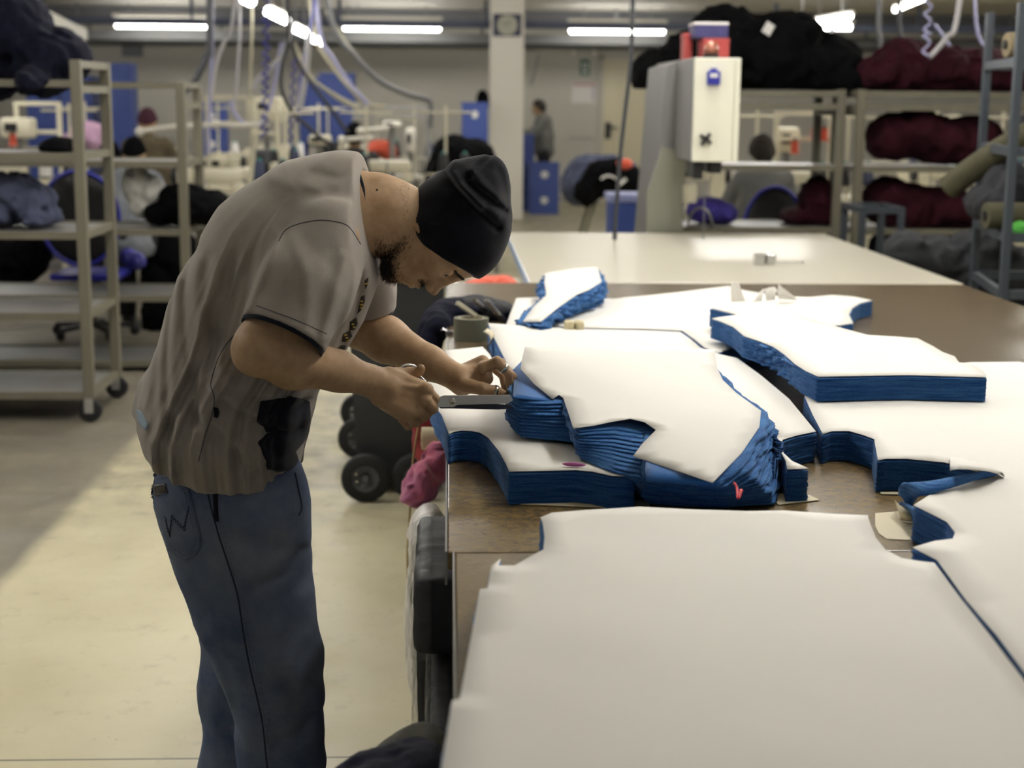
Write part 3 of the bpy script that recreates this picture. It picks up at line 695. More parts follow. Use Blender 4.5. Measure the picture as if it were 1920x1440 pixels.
def lhand(P):
    dx = _n(L_(908, 690, .01) - LWR); n = _n(BK + UPV * .9); n = _n(n - dx * (n @ dx)); B = np.array([dx, np.cross(n, dx), n])
    d = d_box(P, L_(886, 704, .03), (.042, .037, .015), .014, B)
    d = smin(d, d_cone(P, LWR, L_(880, 707, .022), .026, .021), .016)
    F4 = [[(906, 690, -.008), (932, 677, -.016), (954, 701, -.010), (957, 730, -.004)], [(907, 688, .014), (938, 680, .010), (961, 706, .012), (961, 736, .012)],
          [(904, 689, .036), (934, 682, .036), (957, 704, .036), (956, 732, .034)], [(897, 692, .056), (922, 688, .060), (942, 705, .060), (946, 728, .054)]]
    for i, f in enumerate(F4):
        r = [11, 10, 8.8, 7.6] if i < 3 else [9.6, 8.6, 7.6, 6.8]
        e = finger(P, [L_(*p) for p in f], r, .003); e = smin(e, d_ball(P, L_(*f[0]) + n * .002, r[0] * 1.1e-3), .006)
        d = smin(d, e, .004)
    t = finger(P, [L_(873, 722, -.012), L_(905, 729, -.030), L_(930, 734, -.028), L_(950, 741, -.018)], [17, 12.5, 10.5, 8.2], .006)
    return smin(d, t, .012)
def near(P, c, R, fn):
    r = np.linalg.norm(P - c, axis=1); out = np.maximum(r - R * .72, R * .12); m = r < R
    if m.any(): out[m] = fn(P[m])
    return out
def skin(P):
    d = tor(P, -.03)
    d = smin(d, arms(P), .03)
    d = smin(d, d_chain(P, [M(640, 405, .02), M(700, 402, .02), M(735, 410, .02), M(800, 425, .02)], [.10, .076, .068, .062], .03), .03)
    d = smin(d, near(P, HL(105, 40, 0), .25, head), .012)
    d = smin(d, near(P, R_(755, 738, .01), .19, rhand), .010)
    d = smin(d, near(P, L_(910, 705, .01), .19, lhand), .010)
    return d
lo = M(250, 950, 0) - [0, .42, 0]; hi = M(1000, 270, 0) + [0, .42, 0]
body = link('body', sdf_mesh('body', skin, lo, hi, .0023, 1.5), m_skin, man, True, True)

# ---- T-shirt
def curve_d(P, pts):
    """distance in the XZ plane to a drawn line, and the place along it"""
    q = P[:, [0, 2]]; best = np.full(len(P), 9.); 
    w = [M(*p)[[0, 2]] for p in pts]
    for a, b in zip(w[:-1], w[1:]):
        e = b - a; t = np.clip(((q - a) @ e) / (e @ e), 0, 1); best = np.minimum(best, np.linalg.norm(q - a - t[:, None] * e, axis=1))
    return best
FOLDS = [([(369, 455), (361, 509), (370, 598), (388, 669), (402, 745)], -.011, .011), ([(388, 480), (390, 544), (414, 615), (404, 690), (420, 760)], .008, .012), ([(345, 520), (343, 600), (352, 680), (375, 790), (392, 850)], .008, .012),
         ([(322, 560), (324, 660), (338, 771), (360, 840)], .007, .010), ([(333, 560), (336, 650), (352, 760)], -.007, .009), ([(305, 660), (300, 740), (315, 820)], .007, .011), ([(425, 455), (437, 530), (452, 600), (440, 660)], .005, .012),
         ([(408, 470), (414, 540), (430, 610)], -.005, .010), ([(470, 450), (478, 520), (470, 590)], .004, .014), ([(395, 715), (450, 760), (507, 812), (560, 850)], .009, .012), ([(405, 742), (455, 790), (500, 850)], -.008, .012),
         ([(430, 690), (480, 725), (542, 757), (580, 765)], .010, .011), ([(445, 715), (500, 752), (560, 782)], -.009, .011), ([(470, 690), (530, 722), (590, 745)], -.007, .010), ([(430, 600), (425, 650), (408, 700), (400, 745)], -.010, .012),
         ([(440, 620), (442, 655), (470, 690)], .008, .010), ([(545, 425), (600, 405), (665, 392)], .004, .008), ([(560, 440), (610, 416), (672, 400)], -.004, .008), ([(520, 330), (570, 345), (640, 345)], .004, .012), ([(590, 318), (640, 330), (668, 322)], -.004, .009),
         ([(600, 300), (570, 330), (610, 350)], .004, .010), ([(640, 700), (600, 730), (560, 745)], -.006, .010)]
SFOLDS = [([(545, 430), (528, 470), (500, 540)], .007, .010), ([(575, 430), (600, 480), (605, 560), (590, 630)], .004, .012), ([(640, 450), (625, 520), (618, 590)], -.007, .010), ([(662, 460), (645, 530), (628, 590)], .007, .010), ([(675, 480), (660, 540)], -.007, .009),
          ([(520, 560), (560, 585), (600, 590)], -.003, .012), ([(690, 470), (672, 540), (655, 600)], .006, .010), ([(600, 440), (640, 470), (668, 520)], -.005, .011)]
RHEM = M(531, 628, -.255); RAX = _n(RHEM - M(618, 440, -.17))
LHEM = M(690, 581, .215); LAX = _n(M(684, 581, .215) - M(664, 440, .17))
HEM = [(235, 772), (258, 786), (276, 806), (300, 832), (340, 855), (390, 871), (440, 880), (500, 884), (548, 882), (620, 878)]
HEMW = [M(*p) for p in HEM]
def hem_z(P):
    xs = [p[0] for p in HEMW]; zs = [p[2] for p in HEMW]
    return np.interp(P[:, 0], xs, zs) - (P[:, 1] - YM + .2) * -.0
STOR = [(425, 862, 132), (419, 785, 152), (436, 720, 148), (467, 640, 154), (502, 570, 163), (546, 492, 162), (602, 421, 125), (652, 394, 103), (672, 400, 84)]
LEFT = [(258, 790), (285, 730), (312, 640), (330, 570), (360, 495), (400, 425), (450, 374), (520, 330)]
RIGHT = [(580, 790), (585, 730), (640, 660), (672, 600), (690, 540), (692, 480), (690, 430), (690, 380)]
def drape(P, seed, k, amp):
    zs = [M(*p)[2] for p in LEFT]; zr = [M(*p)[2] for p in RIGHT]
    xl = np.interp(P[:, 2], zs, [M(*p)[0] for p in LEFT]); xr = np.interp(P[:, 2], zr, [M(*p)[0] for p in RIGHT])
    a = (P[:, 0] - xl) / np.maximum(xr - xl, .1); far_ = (P[:, 1] > YM + .05) * 5.3
    q = np.stack([a * k + seed + far_, P[:, 2] * 1.7 + seed, np.full(len(P), seed * 3.3)], 1); q[:, 0] += .5 * pnoise(np.stack([a * 2, P[:, 2] * 4, a * 0 + seed], 1))
    n = pnoise(q); return amp * (1 - 2.6 * np.abs(n)) * np.clip((a - .03) / .14, 0, 1) * np.clip((1.05 - a) / .1, 0, 1)
def shirt(P):
    q = P.copy(); q[:, 1] = (q[:, 1] - YM) / (1.13 + .40 * np.clip((1.18 - P[:, 2]) / .25, 0, 1)) + YM
    d = None
    for a, b in zip(STOR[:-1], STOR[1:]):
        e = d_cone(q, M(*a[:2]), M(*b[:2]), a[2] * PX, b[2] * PX); d = e if d is None else smin(d, e, .03)
    d = smin(d, d_cone(P, M(300, 740, .02), M(278, 778, .02), .035, .024), .05)          # flared back hem
    nearside = np.clip((YM + .06 - P[:, 1]) / .1, 0, 1)
    low = np.clip((1.30 - P[:, 2]) / .2, 0, 1)
    for pts, amp, sg in FOLDS: d = d - nearside * .7 * amp * np.exp(-(curve_d(P, pts) / sg) ** 2)
    d = d - (drape(P, 1.3, 8, .0095) + drape(P, 4.1, 15, .0048)) * np.clip((1.46 - P[:, 2]) / .2, 0, 1) - fold(P, (6, 6, 5), .004, 1, False)
    sl = d_chain(P, [M(624, 450, -.145), lerp(M(618, 440, -.17), RHEM, .55), RHEM + RAX * .03], [.082, .081, .082], .02)
    near2 = np.clip((YM - .12 - P[:, 1]) / .06, 0, 1)
    for pts, amp, sg in SFOLDS: sl = sl - near2 * (.9 if amp > 0 else .25) * amp * np.exp(-(curve_d(P, pts) / sg) ** 2)
    cut = d_plane(P, RHEM, RAX); sl = sl - fold(P, (9, 9, 6), .006, 9, False) * np.clip(-cut / .06, 0, 1); sl = smax(sl, cut, .004)
    sl = smax(sl, -np.maximum(d_cone(P, RHEM - RAX * .1, RHEM + RAX * .06, .066, .066), -(cut + .016)), .003)
    d = smin(d, sl, .022)
    l = d_chain(P, [M(655, 440, .15), lerp(M(664, 440, .17), LHEM, .6), LHEM + LAX * .03], [.082, .070, .058], .02)
    cl = d_plane(P, LHEM, LAX); l = smax(l, cl, .004); l = smax(l, -np.maximum(d_cone(P, LHEM - LAX * .06, LHEM + LAX * .1, .050, .051), -(cl + .05)), .003)
    d = smin(d, l, .022)
    d = smax(d, hem_z(P) - P[:, 2], .006)
    # neck opening
    neck = d_chain(P, [M(650, 408, .02), M(705, 400, .02), M(760, 410, .02)], [.062, .083, .092], .02)
    d = smax(d, -neck, .004)
    d = smax(d, d_plane(P, M(694, 400, .02), _n(RT * 1.0 + UPV * .12 + BK * .10)), .006)
    d = smax(d, -np.maximum(d_ell(P, M(425, 900, 0), (.12, .14, .11)), P[:, 2] - HEMW[5][2] - .06), .003)
    return d
sh = link('t_shirt', sdf_mesh('t_shirt', shirt, M(215, 930, 0) - [0, .45, 0], M(790, 262, 0) + [0, .42, 0], .0034), m_shirt, man, True, True)
bv_sh = bvh_of(sh); bv_body = bvh_of(body)
def patch(name, poly, m, parent, bv, lift=.0015, step=5, thick=.0012, dens=3):
    """a piece of cloth or print lying on a surface, its outline given as seen"""
    P = resample([np.array(p, float) for p in poly], dens, True); P = [(p[0], p[1], 0.0) for p in P]
    me = fill(P, None, step, name); cen_ = np.mean([p[:2] for p in P], 0)
    for v in me.vertices:
        q = np.array([v.co.x, v.co.y]); h_ = None
        for k in range(40):
            h_ = hit(bv, q[0], q[1], lift)
            if h_ is not None: break
            q = q + (cen_ - q) * .04
        v.co = V(h_ if h_ is not None else M(q[0], q[1]))
    bm = bmesh.new(); bm.from_mesh(me); bmesh.ops.recalc_face_normals(bm, faces=bm.faces[:])
    if sum(f.normal.dot(V(CAM) - f.calc_center_median()) * f.calc_area() for f in bm.faces) < 0: bmesh.ops.reverse_faces(bm, faces=bm.faces[:])
    bm.to_mesh(me); bm.free(); thicken(me, thick + lift * .8)
    return link(name, me, m, parent, True, True)
def seam(name, pts, m, parent, bv, r=.001, lift=.0003, n=6, flat=1):
    pp = [hit(bv, p[0], p[1], lift) for p in spline([np.array(p, float) for p in pts], 8)]; pp = [p for p in pp if p is not None]
    b = MB(); b.tube(pp, r, n, flat=flat); return b.build(name, m, parent, True, True)
def dashes(name, pts, m, parent, bv, L=5, gap=3.5, r=.0008, lift=.0006):
    q = resample([np.array(p, float) for p in spline([np.array(p, float) for p in pts], 6)], 1.0); b = MB(); i = 0
    while i + L < len(q):
        a, c = hit(bv, *q[i], lift), hit(bv, *q[int(i + L)], lift)
        if a is not None and c is not None and np.linalg.norm(a - c) < .02: b.tube([a, c], r, 5)
        i += int(L + gap)
    return b.build(name, m, parent, True, True)
sp = patch('torn_navy_panel', [(488, 752), (520, 748), (552, 744), (578, 752), (579, 785), (574, 812), (566, 828), (551, 846), (556, 862), (552, 872), (538, 879), (520, 882), (503, 878), (492, 850), (486, 828), (500, 812), (492, 796), (482, 786)], m_navy, sh, bv_sh, .0045, 3)
patch('turned_hem', [(258, 768), (266, 772), (272, 784), (279, 797), (276, 806), (268, 802), (260, 790)], mat('pale_blue_lining', (150, 168, 182), .85, var=.2, vscale=40), sh, bv_sh, .002, 3, .001, 2)
seam('side_seam', [(468, 600), (420, 652), (396, 715), (402, 745), (398, 775), (385, 815), (372, 866)], m_dstitch, sh, bv_sh, .0008)
seam('armhole_seam', [(523, 452), (535, 432), (560, 420), (600, 413), (640, 418), (658, 430), (676, 458)], m_dstitch, sh, bv_sh, .0008)
patch('side_tag', [(401, 763), (408, 766), (411, 774), (408, 784), (400, 782)], m_navy, sh, bv_sh, .003)
# navy trims: the inner edges of the sleeves and of the collar
def ring(c, ax, r, tr=0, n=48, flat=1.0, squash=1.0, ref=None):
    ax = _n(ax); a = _n(np.cross(ax, ref if ref is not None else [0, 0, 1.])); b = np.cross(ax, a)
    return [c + (a * math.cos(2 * PI * k / n) * r * squash + b * math.sin(2 * PI * k / n) * r) for k in range(n)]
def bandring(name, P0, ax, r, wd, m, parent):
    b = MB(); n = 48; rings = [ring(P0 + ax * o, ax, rr) for o, rr in ((0, r), (wd, r), (wd, r - .003), (0, r - .003))]
    vs = [p for q in rings for p in q]; fs = [(i * n + k, i * n + (k + 1) % n, ((i + 1) % 4) * n + (k + 1) % n, ((i + 1) % 4) * n + k) for i in range(4) for k in range(n)]
    b.add(vs, fs); return b.build(name, m, parent, True, True)
bandring('sleeve_trim', RHEM - RAX * .006, RAX, .0795, .013, m_navy, sh)
bandring('sleeve_trim', LHEM - LAX * .006, LAX, .0560, .012, m_navy, sh)
seam('hem_stitch', [(481, 573), (520, 587), (560, 602), (613, 626)], m_dstitch, sh, bv_sh, .0006)
cc = M(692, 400, .02); cr = [cc + UPV * math.cos(t) * .0835 + BK * math.sin(t) * .0835 - RT * (.022 * max(0, math.cos(t)) ** 2) for t in np.linspace(0, 2 * PI, 60, endpoint=False)]
MB().tube(cr, .0042, 8, True).build('collar_trim', m_navy, sh, True, True)
# print on the chest: yellow and dark lettering, seen almost edge-on
m_yel = mat('yellow_print', (176, 150, 62), .8); m_brn = mat('dark_print', (46, 36, 26), .8)
pr_ = [([(677, 556), (684, 553), (683, 566), (676, 582), (670, 588)], 3), ([(656, 603), (668, 595), (670, 606), (664, 618), (655, 619)], 2), ([(643, 626), (656, 619), (660, 630), (650, 640), (641, 641)], 3), ([(627, 656), (640, 647), (649, 648), (646, 657), (634, 664)], 3), ([(684, 526), (690, 520), (689, 532), (685, 542)], 1)]
for q, n in pr_:
    o = patch('chest_print', q, m_brn, sh, bv_sh, .0012, 3, .0006, 2)
    c = np.mean(q, 0); ax_ = np.array(q[0], float) - np.array(q[3], float); ax_ /= np.linalg.norm(ax_)
    for k in range(n):
        a = c + ax_ * (k - (n - 1) / 2) * 6 + (-4, 1.5); e = c + ax_ * (k - (n - 1) / 2) * 6 + (4, -1.5)
        dashes('print_stroke', [tuple(a), tuple((a + e) / 2 + (0, 1.5)), tuple(e)], m_yel, o, bv_sh, 7, 1, .0017, .0024)

# ---- jeans
NL = [(428, 850, 112), (432, 905, 130), (441, 960, 136), (456, 1040, 124), (478, 1140, 110), (503, 1230, 97), (518, 1310, 82), (525, 1380, 77), (531, 1440, 76), (538, 1560, 82), (545, 1668, 92)]
FL = [(428, 850, 112), (432, 905, 130), (440, 960, 124), (452, 1060, 100), (456, 1150, 88), (455, 1300, 84), (455, 1440, 83), (455, 1540, 84), (458, 1640, 92)]
def jeans(P):
    d = None
    for ch, dy, sc in ((NL, -.080, .78), (FL, .10, .82)):
        c = YM + dy; q = P.copy(); q[:, 1] = (q[:, 1] - c) / sc + c; e = None
        for a, b in zip(ch[:-1], ch[1:]):
            f = d_cone(q, M(a[0], a[1], dy), M(b[0], b[1], dy), a[2] * PX, b[2] * PX); e = f if e is None else smin(e, f, .03)
        d = e if d is None else smin(d, e, .02)
    d = smin(d, d_ell(P, M(429, 915, .0), (.146, .160, .12)), .03)
    nearside = np.clip((YM - P[:, 1]) / .08, 0, 1)
    for pts, amp, sg in [([(574, 1000), (545, 1035), (500, 1050)], -.008, .014), ([(580, 1150), (560, 1190), (575, 1230)], .007, .014), ([(598, 1300), (570, 1330), (530, 1335)], -.009, .013), ([(600, 1345), (560, 1360), (520, 1350)], .006, .012), ([(575, 1080), (540, 1130), (520, 1200)], .006, .02),
                         ([(440, 1190), (460, 1260), (455, 1330)], -.006, .016), ([(420, 1120), (440, 1180), (470, 1230)], .005, .014), ([(380, 1010), (420, 1100)], -.004, .014), ([(560, 1240), (575, 1290)], -.006, .016), ([(470, 960), (540, 985)], -.004, .02)]:
        d = d - nearside * amp * np.exp(-(curve_d(P, pts) / sg) ** 2)
    lower = np.clip((.75 - P[:, 2]) / .3, 0, 1)
    d = d - fold(P, (8, 8, 5), .007, 3, False) * (.3 + .7 * lower) - fold(P, (16, 16, 12), .003, 6) * lower
    d = smax(d, P[:, 2] - np.interp(P[:, 0], [M(290, 818)[0], M(420, 850)[0]], [M(290, 818)[2], M(420, 850)[2]]), .006)
    return smax(d, .035 - P[:, 2], .006)
jn = link('jeans', sdf_mesh('jeans', jeans, np.array([M(240, 900)[0], YM - .4, -.03]), np.array([M(660, 900)[0], YM + .42, 1.05]), .0042), m_denim, man, True, True)
bv_jn = bvh_of(jn)
# back pocket with its stitched double arc and leather tag
pk = patch('back_pocket', [(272, 888), (300, 882), (349, 876), (353, 905), (362, 945), (376, 1000), (377, 1026), (368, 1040), (352, 1049), (332, 1040), (315, 1026), (300, 985), (286, 935)], m_denim, jn, bv_jn, .003, 6, .002)
bv_pk = bvh_of(pk)
def onpk(pts): return pts
dashes('pocket_stitch', [(274, 897), (300, 891), (350, 885)], m_stitch, pk, bv_pk); dashes('pocket_stitch', [(276, 903), (300, 897), (352, 891)], m_stitch, pk, bv_pk)
dashes('pocket_stitch', [(345, 882), (350, 910), (358, 950), (371, 1003), (371, 1026), (352, 1042), (334, 1034), (318, 1020)], m_stitch, pk, bv_pk)
dashes('pocket_stitch', [(340, 900), (345, 920), (353, 955), (365, 1003), (364, 1022), (350, 1035), (336, 1028)], m_stitch, pk, bv_pk)
for o in (0, 5):
    for a, b in (((309, 968), (318, 1002)), ((318, 1002), (322, 966)), ((322, 966), (345, 990)), ((345, 990), (354, 948))):
        dashes('arc_stitch', [(a[0] + o * .4, a[1] + o), ((a[0] + b[0]) / 2, (a[1] + b[1]) / 2 + o), (b[0] + o * .2, b[1] + o)], m_dstitch, pk, bv_pk, 5, 2, .0009, .0006)
lt = patch('leather_tag', [(287, 909), (311, 907), (315, 924), (291, 929)], mat('brown_leather', (66, 58, 44), .6, var=.3, vscale=120), pk, bv_pk, .002, 5, .0015)
seam('tag_border', [(290, 912), (309, 910), (312, 922), (293, 926), (290, 912)], m_stitch, lt, bvh_of(lt), .0005)
ss = [(376, 880), (388, 920), (398, 960), (412, 1010), (432, 1070), (446, 1120), (455, 1180), (466, 1240), (480, 1300), (491, 1350), (497, 1400), (502, 1450)]
seam('side_seam', ss, m_dstitch, jn, bv_jn, .0016)
dashes('seam_stitch', [(x + 6, y) for x, y in ss], m_stitch, jn, bv_jn, 6, 4); dashes('seam_stitch', [(x + 12, y - 1) for x, y in ss], m_stitch, jn, bv_jn, 6, 4)
seam('front_pocket_edge', [(402, 905), (425, 908), (450, 903), (468, 893), (476, 886)], m_stitch, jn, bv_jn, .0018)
dashes('seam_stitch', [(404, 914), (428, 917), (456, 910), (474, 898)], m_stitch, jn, bv_jn)
dashes('waistband_stitch', [(275, 862), (300, 867), (340, 862)], m_stitch, jn, bv_jn); dashes('waistband_stitch', [(274, 870), (300, 875), (342, 870)], m_stitch, jn, bv_jn)
patch('belt_loop', [(284, 826), (296, 828), (296, 845), (285, 843)], m_denim, jn, bv_jn, .004)
patch('dark_strap', [(398, 872), (406, 874), (408, 930), (410, 978), (402, 976), (400, 930)], m_navy, jn, bv_jn, .003)
rv = hit(bv_jn, 388, 912, .002); MB().ball(rv, .0045, 6).build('rivet', mat('brass_rivet', (92, 78, 50), .4, .8), jn, True, True)
seam('fly_seam', [(553, 886), (560, 920), (566, 950), (560, 966)], m_dstitch, jn, bv_jn, .0016)
# shoes, standing on the floor
for dy, c in ((-.085, (552, 1668)), (.105, (466, 1640))):
    p = M(c[0], c[1], dy); b = np.array([p[0] + .05, YM + dy, 0])
    def shoe(P, b=b):
        q = smin(d_ell(P, b + [-.03, 0, .045], (.11, .05, .06)), d_ell(P, b + [.08, 0, .03], (.10, .047, .042)), .03)
        return smax(q, .002 - P[:, 2], .004)
    link('shoe', sdf_mesh('shoe', shoe, b - [.2, .1, .02], b + [.24, .1, .14], .006), m_black, man, True, True)

# ---- beanie, beard, brows, eyes
EDGE = [(752, 330), (757, 360), (764, 400), (776, 437), (797, 465), (830, 489), (868, 510), (903, 527)]
EW = [M(*p, .02) for p in EDGE]
HATF = [([(843, 297), (834, 306), (833, 320), (851, 346), (879, 379), (907, 404), (932, 424)], -.010, .007), ([(850, 304), (846, 318), (866, 346), (900, 382)], .009, .009), ([(882, 328), (872, 338), (890, 352), (918, 370), (945, 395)], -.009, .007), ([(885, 318), (900, 340), (930, 368)], .008, .010),
        ([(865, 344), (900, 378), (930, 402)], .005, .009), ([(920, 292), (905, 306), (893, 318)], -.005, .005), ([(862, 366), (840, 388), (818, 412)], -.003, .004), ([(935, 320), (950, 370), (960, 420)], -.004, .010), ([(800, 326), (822, 380), (850, 420)], .003, .014)]
def hat(P):
    d = skull(P) - .011
    for c, r in (((838, 405, .02), .076), ((880, 372, .02), .078), ((893, 408, .02), .071), ((868, 440, .02), .076), ((905, 345, .02), .050), ((918, 318, .02), .026)):
        d = smin(d, d_ell(P, M(*c), (r, r * 1.08, r)), .022)
    d = smin(d, d_ell(P, HL(104, 6, 62), (.03, .03, .03)), .02)
    ns = np.clip((YM + .05 - P[:, 1]) / .06, 0, 1)
    for pts, amp, sg in HATF: d = d - ns * amp * np.exp(-(curve_d(P, pts) / sg) ** 2)
    d = d - fold(P, (14, 14, 14), .0025, 8, False)
    for a, b in zip(EW[:-1], EW[1:]):
        t = _n(b - a); n = _n(np.cross(t, BK)); 
        if (n @ (M(740, 470, .02) - a)) < 0: n = -n
        d = smax(d, d_plane(P, a, n), .003)
    return d
ht = link('beanie', sdf_mesh('beanie', hat, M(720, 560, -.16), M(1000, 260, .2), .0024), m_hat, man, True, True)
bv_ht = bvh_of(ht)
m_hats = mat('dark_seam_thread', (9, 9, 12), .9)
seam('brim_stitch', [(769, 340), (773, 372), (781, 408), (793, 440), (812, 462), (842, 482), (876, 502), (903, 514)], m_hats, ht, bv_ht, .0008)
seam('crown_seam', [(862, 366), (840, 388), (820, 410), (806, 422)], m_hats, ht, bv_ht, .0007); seam('crown_seam', [(920, 293), (906, 305), (894, 317)], m_hats, ht, bv_ht, .0007)
def beard_w(u, v, w):
    """how thick the beard grows: chin first, thinning along the jaw to the sideburn"""
    chin = np.exp(-(((u - 2) / 20) ** 2 + ((v - 70) / 34) ** 2)); jaw = np.exp(-((u - (4 + np.clip(62 - v, 0, 80) * .95)) / 17) ** 2) * np.clip((v - 12) / 40, 0, 1) * np.clip((104 - v) / 10, 0, 1)
    must = np.exp(-((u - 67) / 5) ** 2) * (v > 98) * .75
    lipz = (np.abs(u - 50) < 9) & (v > 98) & (np.abs(w) < 22)
    return np.where(lipz, 0, np.clip(np.maximum(np.maximum(chin * 1.15, jaw * .75), must), 0, 1))
def beard(P):
    d = head(P) - .0020
    q = (P - HO) @ HB.T * 1e3; g = beard_w(q[:, 0], q[:, 1], q[:, 2])
    reg = (.80 - g) * .02 + pnoise(P * 300) * .0055 + pnoise(P * 110) * .0035
    return smax(smax(d - pnoise(P * 420) * .0016, reg, .002), (q[:, 1] - 116) * 1e-3, .002)
def beard_ok(P): return smax(near(P, HL(60, 50, 0), .2, beard), -(near(P, HL(60, 50, 0), .2, head) + .002), .0005)
m_beard = mat('beard_hair', (58, 44, 34), .9, var=.5, vscale=240, bump=.8, bscale=420, rgb2=(26, 19, 14))
bd = link('beard', sdf_mesh('beard', beard_ok, HL(0, 0, 0) - .16, HL(100, 60, 0) + .16, .0022), m_beard, man, True, True)
# loose beard, nape and brow hairs
rb = random.Random(3); hb = MB(); bvb = bvh_of(bd)
for _ in range(11000):
    x, y = rb.uniform(704, 812), rb.uniform(436, 548)
    p = hit(bv_body, x, y, -.0004)
    if p is None: continue
    q3 = HB @ (p - HO) * 1e3; w_ = float(beard_w(np.array([q3[0]]), np.array([q3[1]]), np.array([q3[2]]))[0])
    if q3[0] > 98 or rb.random() > w_ ** 1.3 * 1.1: continue
    q = hit(bv_body, x, y, .003 + rb.random() * .003); g = HF * rb.uniform(.001, .004) - HU * rb.uniform(.001, .004) + np.array([rb.uniform(-1, 1) for _ in range(3)]) * .0012
    hb.tube([p, (p + q) / 2 + g * .3, q + g], [.00038, .0003, .0001], 3)
for _ in range(60):
    a = rb.uniform(0, 1); p = hit(bvb, 716 + a * 4, 480 + a * 48, .0)
    if p is not None: hb.tube([p, p - HU * .006 + HF * rb.uniform(-.002, .006)], [.0005, .0001], 3)
hb.build('beard_strands', m_hair, bd, True)
nh = MB()
for _ in range(300):
    x = 768 - abs(rb.gauss(0, 9)); y = 342 + abs(rb.gauss(0, 22))
    p = hit(bv_body, x, y, 0)
    if p is not None: q = p + BK * .0015 - HU * rb.uniform(.003, .009) + HF * rb.uniform(-.001, .005); nh.tube([p, q], [.0004, .0001], 3)
nh.build('nape_hair', m_hair, man, True)
eb = MB()
for _ in range(170):
    t = rb.random(); x, y = 850 + 23 * t, 508 + 19 * t + rb.gauss(0, 1.8)
    p = hit(bv_body, x, y, .0)
    if p is not None: q = p + BK * .001 + HU * rb.uniform(.001, .004) * (1 - t) + HF * rb.uniform(.002, .005); eb.tube([p - HF * .001, q], [.0006, .0002], 4)
eb.build('eyebrow', m_hair, man, True)
m_eye = mat('eye_white', (205, 198, 190), .25); m_iris = mat('dark_iris', (36, 26, 20), .2)
for s in (-1, 1):
    c = HL(120.5, 88, s * 31); e = MB().ball(c, .0124, 10).build('eye', m_eye, man, True, True)
    f = _n(HF * 1.0 - HU * .30); MB().ball(c + f * .0088, .0052, 8).build('iris', m_iris, e, True, True)
mo = hit(bv_body, 707, 356, 0); MB().ball(mo, .0022, 5).build('mole', m_hair, man, True, True)
# finger rings
m_silver = mat('silver', (190, 186, 176), .28, 1)
def fring(c, ax, r, wd):
    b = MB(); n = 28; rings = [ring(c + ax * o, ax, rr) for o, rr in ((-wd, r), (wd, r), (wd, r + .0022), (-wd, r + .0022))]
    b.add([p for q in rings for p in q], [(i * n + k, i * n + (k + 1) % n, ((i + 1) % 4) * n + (k + 1) % n, ((i + 1) % 4) * n + k) for i in range(4) for k in range(n)] if False else [(i * 48 + k, i * 48 + (k + 1) % 48, ((i + 1) % 4) * 48 + (k + 1) % 48, ((i + 1) % 4) * 48 + k) for i in range(4) for k in range(48)])
    return b.build('finger_ring', m_silver, man, True, True)
a, b_ = L_(932, 677, -.016), L_(954, 701, -.010); fring(lerp(a, b_, .55), _n(b_ - a), .0092, .004)
a, b_ = L_(905, 729, -.030), L_(930, 734, -.028); fring(lerp(a, b_, .98), _n(b_ - a), .0104, .0035)

# ---- the shears in his right hand
sc_ = thing('scissors', 'large steel shears in the right hand cutting the blue cloth', 'scissors', M(848, 752, -.11))
def S_(px, py, d=.0): return M(px, py, -.105 + d)
def blade(name, poly, d, thk, m):
    b = MB(); pts = [S_(*p, d) for p in poly]; b.prism(pts, (0, thk, 0)); return b.build(name, m, sc_, True)
blade('blade', [(822, 746), (832, 742), (956, 741), (962, 750), (952, 757), (858, 759), (850, 763), (820, 763), (814, 757)], 0, .0045, m_chrome)
lb = blade('blade', [(816, 758), (850, 752), (958, 760), (962, 766), (935, 768), (850, 766), (826, 766)], .006, .004, mat('dark_steel', (70, 74, 86), .22, 1))
pv = S_(848, 752, -.0); MB().lathe([(.0001, -.004), (.005, -.004), (.006, -.0025), (.006, 0)], tuple(pv), 16, 'y').build('pivot_screw', m_silver, sc_, True, True)
MB().tube(spline([S_(786, 706, .05), S_(797, 717, .035), S_(808, 733, .012), S_(822, 750, .003)], 5), [.0035] * 15 + [.004], 10).build('shank', m_chrome, sc_, True, True)
MB().tube(spline([S_(806, 760, .03), S_(814, 760, .012), S_(824, 757, .008)], 5), .004, 10).build('shank', m_chrome, sc_, True, True)
c = S_(766, 705, .045); ri = [c + RT * math.cos(t) * .0225 + UPV * math.sin(t) * .022 + BK * -.012 * math.cos(t) for t in np.linspace(0, 2 * PI, 32, endpoint=False)]
MB().tube(ri, .0028, 10, True).build('finger_loop', m_chrome, sc_, True, True)
c = S_(790, 772, .045); ri = [c + RT * math.cos(t) * .020 + UPV * math.sin(t) * .018 for t in np.linspace(0, 2 * PI, 32, endpoint=False)]
MB().tube(ri, .0028, 10, True).build('finger_loop', m_chrome, sc_, True, True)
